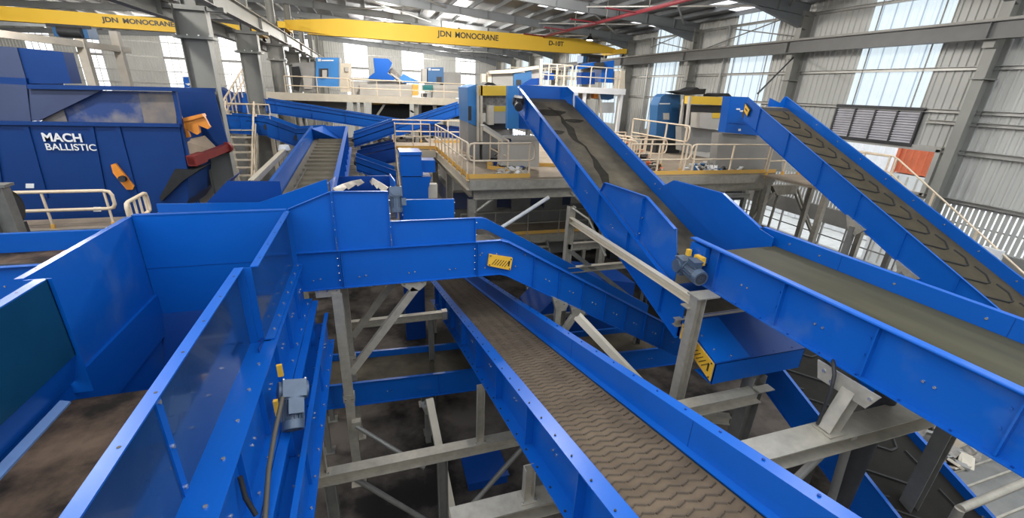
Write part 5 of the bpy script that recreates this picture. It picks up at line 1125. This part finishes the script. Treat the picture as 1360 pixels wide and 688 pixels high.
sheet_machine('hanging_motor', 'blue and orange drive unit hanging under the upper platform', 'machine', 22.6, [
    ('motor_body', [(797, 124), (816, 124), (815, 131), (808, 133), (798, 132)], 0, 0.8, SBLUE2), ('coupling', R(789, 124, 797, 131), 0.1, 0.4, ORANGE, 'orange coupling'), ('frame', R(762, 124, 784, 132), 0.2, 0.6, WASTE), ('panel', R(796, 136, 816, 150), 0.6, 0.1, WHITE)])
sheet_machine('optical_sorter', 'dark slate sorter cabinet with grey side housing, beyond the left yellow header beam', 'machine', 24.0, [
    ('cabinet_body', R(682, 92, 706, 114), 0, 1.5, SBLUE2), ('port', R(686, 106, 692, 113), -0.05, 0.1, DARK, 'dark port'), ('lettering_strip', R(684, 95, 697, 96.4), -0.03, 0.03, WHITE, 'row of white letters'), ('side_housing', R(654, 97, 682, 114), 0.1, 1.4, GREYM), ('top_rail', [(650, 94), (680, 92), (716, 87), (716, 91), (681, 97), (650, 98)], -0.1, 0.3, BEIGE), ('post', R(640, 98, 646, 114), 0.3, 0.3, BEIGE), ('post', R(648, 96, 653, 114), 0.1, 0.3, BEIGE), ('feed_plate', [(692, 114), (706, 105), (718, 103.5), (718, 116), (692, 116)], -0.2, 0.5, NAVY), ('side_pipe', R(706, 93, 718, 104), 0.2, 0.6, GREYP)], 'sorters on the rear platform')
mb = MB(); mb.bar(at(719, 78, Y=21.5), at(718, 117, Y=21.5), 0.12, 0.12, GREYP); p = at(718, 117, Y=21.5); mb.bar(p, (p.x, p.y, ZP), 0.12, 0.12, GREYP); tag(mb.build('steel_post'), 'thin grey post left of the upper platform rails', 'post')
sheet_machine('concrete_post', 'cream square post with cap at the back corner of the sorting platform', 'post', 17.5, [('shaft', R(612, 158, 621, 206), 0, 0.3, BEIGE), ('upper_plate', R(611, 126, 618, 158), 0.1, 0.1, BEIGE), ('inner_plate', R(616, 130, 620, 157), 0.3, 0.3, GREYM)])

# ================================================================ rear conveyors
def boxconv(name, label, p0, p1, w, h, M=BLUE, n=V((0, 1, 0)), legs=()):
    """straight trough conveyor between two points of its near top edge"""
    a, b = V(p0), V(p1); t = thing(name, label, 'conveyor', ((a.x+b.x)/2, a.y, 0))
    out = -n
    mb = MB(); side_frame(mb, [a, b], h, out, M, 0.06, 0.06, rib=1.6, bolts=False); part('near_frame', mb, t)
    mb = MB(); side_frame(mb, [a+n*w, b+n*w], h, n, M, 0.06, 0.06, rib=1.6, bolts=False); part('far_frame', mb, t)
    mb = MB(); d = V((0, 0, -0.2)); mb.prism([a+d, b+d, b+d+n*w, a+d+n*w], (0, 0, -0.03), BELTD); d = V((0, 0, -h+0.05)); mb.prism([a+d, b+d, b+d+n*w, a+d+n*w], (0, 0, -0.02), BELTD); part('belt', mb, t)
    mb = MB(); ax = (b-a).normalized(); mb.cyl(a+n*0.03+V((0, 0, -h*0.5)), a+n*(w-0.03)+V((0, 0, -h*0.5)), h*0.16, DARK, 14); part('drum', mb, t)
    for f in legs:
        q = lerp(a, b, f)
        for k in (0.05, w-0.05):
            mb = MB(); r = q+n*k; mb.bar((r.x, r.y, 0), (r.x, r.y, r.z-h), 0.14, 0.14, GALV); part('leg', mb, t)
    return t
boxconv('rear_conveyor', 'blue conveyor dropping to the right below the rear platform', at(350, 131, Y=25), at(545, 162, Y=25), 1.1, 0.62, legs=(0.22, 0.7))
boxconv('rear_conveyor', 'blue conveyor rising to the right, ending below the right half of the rear platform', at(518, 168, Y=24.6), at(613, 136, Y=24.6), 1.1, 0.62, legs=(0.8,))
boxconv('rear_conveyor', 'blue conveyor sloping down to the right behind the middle columns', at(352, 156, Y=22), at(396, 172, Y=22), 1.2, 0.8, legs=(0.3,))
boxconv('rear_conveyor', 'short level blue conveyor meeting the feeder from the left', at(393, 171, Y=21.9), at(430, 169, Y=21.9), 1.2, 0.8)
boxconv('rear_conveyor', 'blue conveyor rising to the right, left of the stair landing', at(469, 178, Y=18.6), at(523, 160, Y=18.6), 1.0, 0.5, legs=(0.1,))
boxconv('rear_conveyor', 'short blue conveyor sloping down to the right under the stair landing', at(472, 208, Y=16.5), at(526, 227, Y=16.5), 0.9, 0.5, legs=(0.1, 0.9))
boxconv('rear_conveyor', 'dark blue conveyor rising behind the landing stair', at(474, 200, Y=18.2), at(524, 189, Y=18.2), 0.9, 0.75, M=NAVY, legs=(0.2,))
boxconv('rear_conveyor', 'blue conveyor behind the sorting platform back rail', at(560, 164, Y=24.4), at(625, 172, Y=24.4), 1.0, 0.55, M=NAVY, legs=(0.5,))
boxconv('rear_conveyor', 'blue conveyor behind the cream stair at the left', at(300, 152, Y=23.5), at(352, 156, Y=23.5), 1.0, 0.8, legs=(0.4,))
heap('rubbish_heap', 'dark scrap and mixed waste beneath the rear conveyors, left of the feeder', (-3.2, 24, 0), 2.4, 1.5, 4.6, [DARK, GREYM, BLACK, WASTE, KERB], n=240)
heap('rubbish_heap', 'dark waste filling the bunker under the rear platform', (2.8, 31.2, 3.5), 2.6, 0.8, 2.6, [BLACK, DARK, WASTE], n=240)

# ================================================================ blue ballistic screening machine
BY = 15.6
BM = thing('ballistic_separator', 'large dark blue ballistic separator with white lettering at the left', 'machine', (-7.6, BY+1.5, 0))
def bpart(name, pix, off, dep, M, lab=None):
    mb = MB(); slabY(mb, pix, BY+off, dep, M); return part(name, mb, BM, lab)
q = at(0, 162, Y=BY)
bpart('lower_body', [(-60, 163), (238, 168), (250, 232), (250, 266), (238, 284), (-60, 300)], 0, 2.6, BALL)
mb = MB(); 
for (x0, y0), (x1, y1) in (((36, 168), (62, 262)), ((122, 168), (140, 262)), ((157, 168), (182, 262)), ((-10, 168), (4, 262))):
    a, b = at(x0, y0, Y=BY), at(x1, y1, Y=BY); mb = MB(); mb.bar(a, b, 0.10, 0.10, BALL, up=(0, -1, 0)); part('stiffener_rib', mb, BM)
bpart('ledge_rail', [(-60, 160), (238, 164.5), (238, 169), (-60, 165)], -0.1, 0.16, BALL)
bpart('side_window', [(60, 119), (232, 122), (237, 165), (56, 162)], 0.25, 0.06, BDIRT, 'blue side panel smeared with dirt')
bpart('dirty_window', [(184, 124), (231, 126), (235, 165), (192, 164)], 0.22, 0.05, DIRTYP, 'dirty clear side panel')
bpart('deflector_plate', [(38, 114), (136, 119), (118, 128), (50, 161), (41, 159)], 0.08, 0.1, BALLG)
bpart('grey_end_panel', [(-60, 108), (35, 113), (41, 161), (-60, 160)], 0.05, 0.25, BALLG)
bpart('inner_gap', [(56, 160), (84, 145), (90, 163), (56, 162)], 0.2, 0.03, DIRTYP)
bpart('top_rail', [(36, 112), (284, 117), (284, 122), (36, 118)], -0.04, 0.2, BALL)
bpart('rear_wall', [(60, 122), (232, 124), (232, 164), (60, 162)], 2.3, 0.1, BALL)
bpart('top_hood', [(22, 63), (83, 69), (95, 111), (34, 111)], 0.2, 0.5, BALL)
bpart('top_hood_end', [(-60, 57), (22, 63), (34, 104), (-60, 100)], 0.15, 1.6, BALLG)
bpart('top_hood_lip', [(-60, 99), (34, 104), (36, 113), (-60, 109)], 0.1, 1.6, BALL)
bpart('end_plate', [(232, 117), (283, 117), (303, 192), (288, 200), (262, 196), (240, 150)], 1.9, 0.08, BALL)
bpart('end_plate_edge', [(228, 120), (233, 120), (252, 216), (247, 222)], 0.05, 0.12, BALL)
mb = MB(); c_ = [at(245, 186, Y=BY+0.3), at(272, 180, Y=BY+1.8), at(291, 199, Y=BY+1.8), at(251, 214, Y=BY+0.2)]; mb.prism(c_, (0, 0, -0.04), DECK); part('discharge_plate', mb, BM, 'grey discharge plate')
mb = MB(); a, b = at(254, 214, Y=BY-0.05), at(300, 196, Y=BY+1.9); mb.bar(a, b, 0.2, 0.22, REDP); mb.bar(a, lerp(a, b, 0.3), 0.25, 0.30, REDP); mb.cyl(b, lerp(b, a, -0.06), 0.19, REDP, 12); part('red_bar', mb, BM, 'dull red cross bar')
mb = MB(); a0 = at(240, 158, Y=BY+0.5)
slabY(mb, [(238, 158), (268, 151), (272, 156), (279, 169), (276, 171.5), (266, 167.5), (263, 165), (265.5, 176), (262, 179), (256, 176.5), (248, 171), (252.5, 182), (247, 183.5), (241, 173)], BY+0.3, 0.12, ORANGE)
slabY(mb, [(239, 158), (268, 151), (270, 155), (241, 163)], BY+0.22, 0.3, ORANGE); part('claw_rake', mb, BM, 'orange toothed rake')
bpart('pivot_arm', [(147, 219), (153, 217), (157, 222), (178, 247), (176, 252), (168, 252), (150, 230)], -0.1, 0.08, ORANGE, 'orange slotted pivot arm')
mb = MB(); c = at(164, 237, Y=BY-0.14); mb.cyl(c, c+V((0, -0.12, 0)), 0.09, DARK, 16); part('pivot_hub', mb, BM)
bpart('rubber_apron', [(232, 225), (256, 226), (270, 222), (243, 240), (214, 268), (212, 262)], -0.15, 0.9, BLACK, 'black rubber apron')
bpart('sticker', R(34, 244, 45, 250), -0.02, 0.02, WHITE, 'white sticker'); bpart('sticker', R(124, 275, 134, 281), -0.02, 0.02, WHITE, 'white sticker')
xd = (at(110, 182, Y=BY)-at(57, 181, Y=BY)); 
lettering('brand_lettering', 'MACH', 0.31, at(57, 187.3, Y=BY-0.06), (1, 0, -0.02), (0.09, 0, 1), WHITE, BM, bold=0.009, width=0.86)
lettering('brand_lettering', 'BALLISTIC', 0.25, at(61, 199, Y=BY-0.06), (1, 0, -0.02), (0.09, 0, 1), WHITE, BM, bold=0.003, width=1.12)
mb = MB()
for x in (-11.5, -8.8, -6.6):
    mb.box((x-0.15, BY+0.3, 0), (x+0.15, BY+0.6, 3.6), DARK); mb.box((x-0.15, BY+2.0, 0), (x+0.15, BY+2.3, 3.6), DARK)
part('stand', mb, BM)

# ---- low conveyor and walkway in front of it
M_ = thing('left_conveyor', 'low blue conveyor with dark belt crossing at the left edge, behind the hopper panel', 'conveyor', (-5.6, 9.0, 0))
mb = MB(); side_frame(mb, [(-9.5, 9.5, 4.8), (-3.9, 9.5, 4.78)], 0.6, (0, 1, 0), BLUE, 0.08, 0.06, rib=1.3); part('far_frame', mb, M_)
mb = MB(); side_frame(mb, [(-9.5, 8.35, 4.6), (-3.9, 8.35, 4.6)], 0.6, (0, -1, 0), BLUE, 0.08, 0.06, rib=1.3); part('near_frame', mb, M_)
mb = MB(); mb.prism([(-9.5, 8.37, 4.44), (-3.9, 8.37, 4.44), (-3.9, 9.48, 4.46), (-9.5, 9.48, 4.46)], (0, 0, -0.02), BELTL)
mb.tube([(-6.4, 8.8, 4.48), (-6.0, 8.7, 4.5), (-5.7, 8.75, 4.48), (-5.3, 8.65, 4.49)], 0.03, BLACK, 6); part('belt', mb, M_)
for x in (-8, -4.6):
    for y in (8.4, 9.4): mb = MB(); mb.bar((x, y, 0), (x, y, 4.0), 0.14, 0.14, GALVD); part('leg', mb, M_)
WK = thing('side_walkway', 'cream-railed walkway in front of the blue ballistic separator', 'walkway', (-7.5, 14.6, 0)); ZW = 3.5
mb = MB(); mb.box((-12.5, 14.3, ZW-0.1), (-6.15, 15.4, ZW), DECK); part('deck', mb, WK)
mb = MB(); mb.box((-12.5, 14.2, ZW-0.25), (-6.15, 14.3, ZW+0.02), GALV); part('edge_beam', mb, WK)
for x in (-12, -9, -6.3):
    for y in (14.4, 15.2):
        mb = MB(); mb.bar((x, y, 0), (x, y, ZW-0.1), 0.14, 0.14, GALV); part('column', mb, WK)
handrail(WK, [(-12.3, 14.42, ZW), (-6.95, 14.42, ZW)], loops=(False, True), spacing=1.35, r=0.045)
pa, pb = at(170, 268, Z=4.55), at(190, 257, Z=4.55); pa.z = pb.z = ZW+0.05; handrail(WK, [pa, pb], loops=(True, True), spacing=0.32, r=0.045)
mb = MB(); mb.ibeam((-7.75, 12.2, 0.02), (-7.75, 12.2, 5.1), 0.25, 0.35, GALVD, up=(1, 0, 0)); mb.box((-8.0, 12.0, 0), (-7.5, 12.4, 0.02), GALVD); mb.box((-8.0, 12.05, 5.1), (-7.5, 12.35, 5.16), GALVD)
tag(mb.build('support_post'), 'grey support post at the left edge, in front of the ballistic separator', 'post')
t = thing('waste_drum', 'dark round drum behind the grey post at the left edge', 'drum', (-8.8, 12.9, 3.9))
mb = MB(); mb.cyl((-9.2, 12.9, 4.45), (-8.05, 12.9, 4.45), 0.42, BELTM, 24); mb.cyl((-8.06, 12.9, 4.45), (-8.0, 12.9, 4.45), 0.3, DARK, 24); part('shell', mb, t)
mb = MB(); mb.box((-9.2, 12.6, 0), (-8.05, 13.2, 4.05), DARK); part('stand', mb, t)
# ---- cream access stair between the machine and the columns
AS = thing('access_stair', 'cream access stair with twin handrails between the ballistic separator and the second middle column', 'stair', (-5.8, 21.5, 0))
for k in range(14):
    z = 5.3-0.3*k; y = 23.6-0.28*k; mb = MB(); mb.box((-6.0, y-0.14, z-0.05), (-4.95, y+0.14, z), BEIGE); part('tread', mb, AS)
for x in (-6.05, -4.9):
    mb = MB(); mb.bar((x, 23.9, 5.4), (x, 19.8, 1.0), 0.06, 0.22, BEIGE); part('stringer', mb, AS)
    mb = MB(); mb.tube([(x, 23.9, 6.5), (x, 19.8, 2.1), (x, 19.6, 1.1)], 0.04, RAIL); mb.tube([(x, 23.9, 5.95), (x, 19.8, 1.6)], 0.035, RAIL); 
    hr = part('handrail', mb, AS)
    for k in range(5): mb = MB(); y = 23.7-0.95*k; z = 5.25-1.02*k; mb.bar((x, y, z), (x, y, z+1.1), 0.05, 0.05, RAIL); mb.build('post', hr)
mb = MB(); mb.box((-6.4, 23.9, 5.25), (-4.4, 24.85, 5.35), DECK); part('landing', mb, AS)
for x in (-6.3, -4.5): mb = MB(); mb.bar((x, 24.7, 0), (x, 24.7, 5.25), 0.15, 0.15, BEIGE); part('column', mb, AS)
handrail(AS, [(-6.35, 23.95, 5.35), (-6.35, 24.8, 5.35), (-4.45, 24.8, 5.35)], spacing=0.5, r=0.035)
mb = MB(); mb.tube([(-6.2, 24.0, 6.45), (-5.9, 28.0, 8.1)], 0.04, RAIL); mb.tube([(-6.2, 24.0, 5.95), (-5.9, 28.0, 7.6)], 0.035, RAIL); hr = part('handrail', mb, AS)
for k in range(8): mb = MB(); p = lerp((-6.2, 24.0, 5.4), (-5.9, 28.0, 7.05), k/7); mb.bar(p, p+V((0, 0, 1.05)), 0.05, 0.05, RAIL); mb.build('post', hr)
mb = MB(); slabY(mb, [(262, 195), (268, 186), (284, 184), (290, 230), (280, 246), (262, 240)], 18.6, 0.5, DECK); p = at(275, 243, Y=18.8); mb.box((p.x-0.3, 18.6, 0), (p.x+0.3, 19.1, p.z), BEIGE)
tag(mb.build('dusty_pallet'), 'dusty cream bin beyond the black rubber apron of the ballistic separator', 'bin')
sheet_machine('rear_hopper', 'small bright blue hopper seen beyond the nearest middle column', 'hopper', 27.0, [('hopper_box', [(243, 102), (260, 102), (262, 117), (245, 117)], 0, 1.0, BLUE), ('cut_out', [(246, 111), (257, 110), (250, 114)], -0.03, 0.03, WHITE), ('base', R(245, 117, 262, 330), 0.1, 0.8, NAVY)])
sheet_machine('rear_hopper', 'blue sloping hopper behind the cream access stair', 'hopper', 27.5, [('hopper_box', [(290, 116), (305, 124), (318, 122), (330, 128), (330, 150), (300, 146)], 0, 1.0, NAVY), ('side', [(322, 124), (334, 124), (334, 150), (322, 150)], -0.1, 0.4, BLUE), ('stand', R(303, 148, 328, 300), 0.3, 0.4, GALVD)])

# ================================================================ right-hand stair
RS = thing('yard_stair', 'long steel stair with cream handrails descending along the right wall to the bottom right', 'stair', (15.3, 7.5, 0))
A0, A1 = (14.6, 16.0)
sl = lambda y: 5.03-0.62*(9.7-y)
for x in (A0, A1):
    mb = MB(); mb.chan((x, 9.7, 4.95), (x, 3.0, sl(3.0)-0.08), 0.07, 0.25, BEIGE); part('stringer', mb, RS)
    mb = MB(); mb.tube([(x, 10.9, 6.03), (x, 9.75, 6.03), (x, 9.55, 5.95), (x, 2.6, sl(2.6)+1.0)], 0.026, RAIL); mb.tube([(x, 10.9, 5.53), (x, 9.75, 5.53), (x, 9.6, 5.48), (x, 2.6, sl(2.6)+0.5)], 0.024, RAIL)
    hr = part('handrail', mb, RS)
    for k in range(6): y = 9.6-1.3*k; mb = MB(); mb.bar((x, y, sl(y)-0.1), (x, y, sl(y)+1.0), 0.05, 0.05, RAIL); mb.build('post', hr)
for k in range(20):
    y = 9.55-0.33*k; mb = MB(); mb.box((A0+0.03, y-0.13, sl(y)-0.06), (A1-0.03, y+0.13, sl(y)-0.02), GALV); part('tread', mb, RS)
mb = MB(); mb.box((A0-1.0, 9.7, 4.93), (A1+0.1, 12.3, 5.0), DECK); part('landing', mb, RS)
for x in (A0-0.8, A1):
    for y in (9.9, 12.1): mb = MB(); mb.bar((x, y, 0), (x, y, 4.93), 0.16, 0.16, GALV); part('column', mb, RS)
handrail(RS, [(A1, 9.8, 5.0), (A1, 12.2, 5.0), (A0-0.9, 12.2, 5.0)], spacing=0.8)
mb = MB(); mb.box((A1-0.1, 6.3, sl(6.3)+0.4), (A1+0.05, 6.75, sl(6.3)+1.1), WHITE); part('notice_board', mb, RS, 'white notice board on the handrail')
# ---- low walkway at the bottom right corner
LW = thing('corner_walkway', 'low grated walkway with yellow kerbs and grey tube rail in the bottom right corner', 'walkway', (8.8, 3.0, 0))
mb = MB(); mb.box((8.0, 2.0, 1.5), (11.4, 4.6, 1.58), GALVD); part('deck', mb, LW)
for k in range(9): mb = MB(); mb.box((8.1, 2.2+0.26*k, 1.58), (11.3, 2.23+0.26*k, 1.62), GALV); part('grating_bar', mb, LW)
for x, y in ((8.6, 4.1), (8.55, 2.6)):
    mb = MB(); mb.bar((x, y, 1.68), (x+0.1, y-0.75, 1.68), 0.12, 0.16, KERB); part('kerb_board', mb, LW, 'yellow kerb board')
for x in (8.2, 11.2):
    for y in (2.1, 4.5): mb = MB(); mb.bar((x, y, 0), (x, y, 1.5), 0.14, 0.14, GALVD); part('column', mb, LW)
mb = MB(); mb.tube([at(1275, 676, Y=1.9), at(1310, 662, Y=1.95), at(1362, 640, Y=2.0)], 0.05, GALV, 10); q = at(1275, 676, Y=1.9); mb.tube([q, (q.x, q.y, 0)], 0.05, GALV, 10); part('tube_rail', mb, LW)
heap('rubbish_heap', 'heap of loose brown waste on the corner walkway grating', (9.6, 3.6, 1.6), 1.0, 0.6, 0.4, [BEIGE, WASTE, GREYM], n=110)
# ================================================================ light
w = bpy.data.worlds.new('world'); SC.world = w; w.use_nodes = True
nt_ = w.node_tree; bg = nt_.nodes['Background']; bg.inputs['Color'].default_value = (0.86, 0.93, 1.0, 1); bg.inputs['Strength'].default_value = 2.2
def area(name, loc, size, power, col=(1, 0.97, 0.92), rot=(0, 0, 0)):
    d = bpy.data.lights.new(name, 'POINT'); d.shadow_soft_size = 0.3; d.energy = power*1.5; d.color = col
    o = bpy.data.objects.new(name, d); COL.objects.link(o); o.location = loc; o.rotation_euler = rot
    return o
for x, y, p in ((1.6, 27.5, 600), (2.0, 41, 900), (7.5, 20, 800), (7.5, 38, 800), (7.5, 52, 900), (3, 19, 400), (-14, 24, 900), (-20, 34, 900), (-8, 11.5, 700), (12, 10, 260), (-18, 58, 1100), (0, 60, 1000), (10, 62, 700), (-30, 56, 900)):  # lights away from a lamp fitting are added fill
    area('bay_and_fill_light', (x, y, roofz(x)-1.4), 0.8, p)
SC.view_settings.view_transform = 'Standard'; SC.view_settings.look = 'None'; SC.view_settings.gamma = 1.0
SC.view_settings.use_curve_mapping = False; SC.view_settings.exposure = 0.5
for o in bpy.data.objects:
    if '_b' in o: del o['_b']
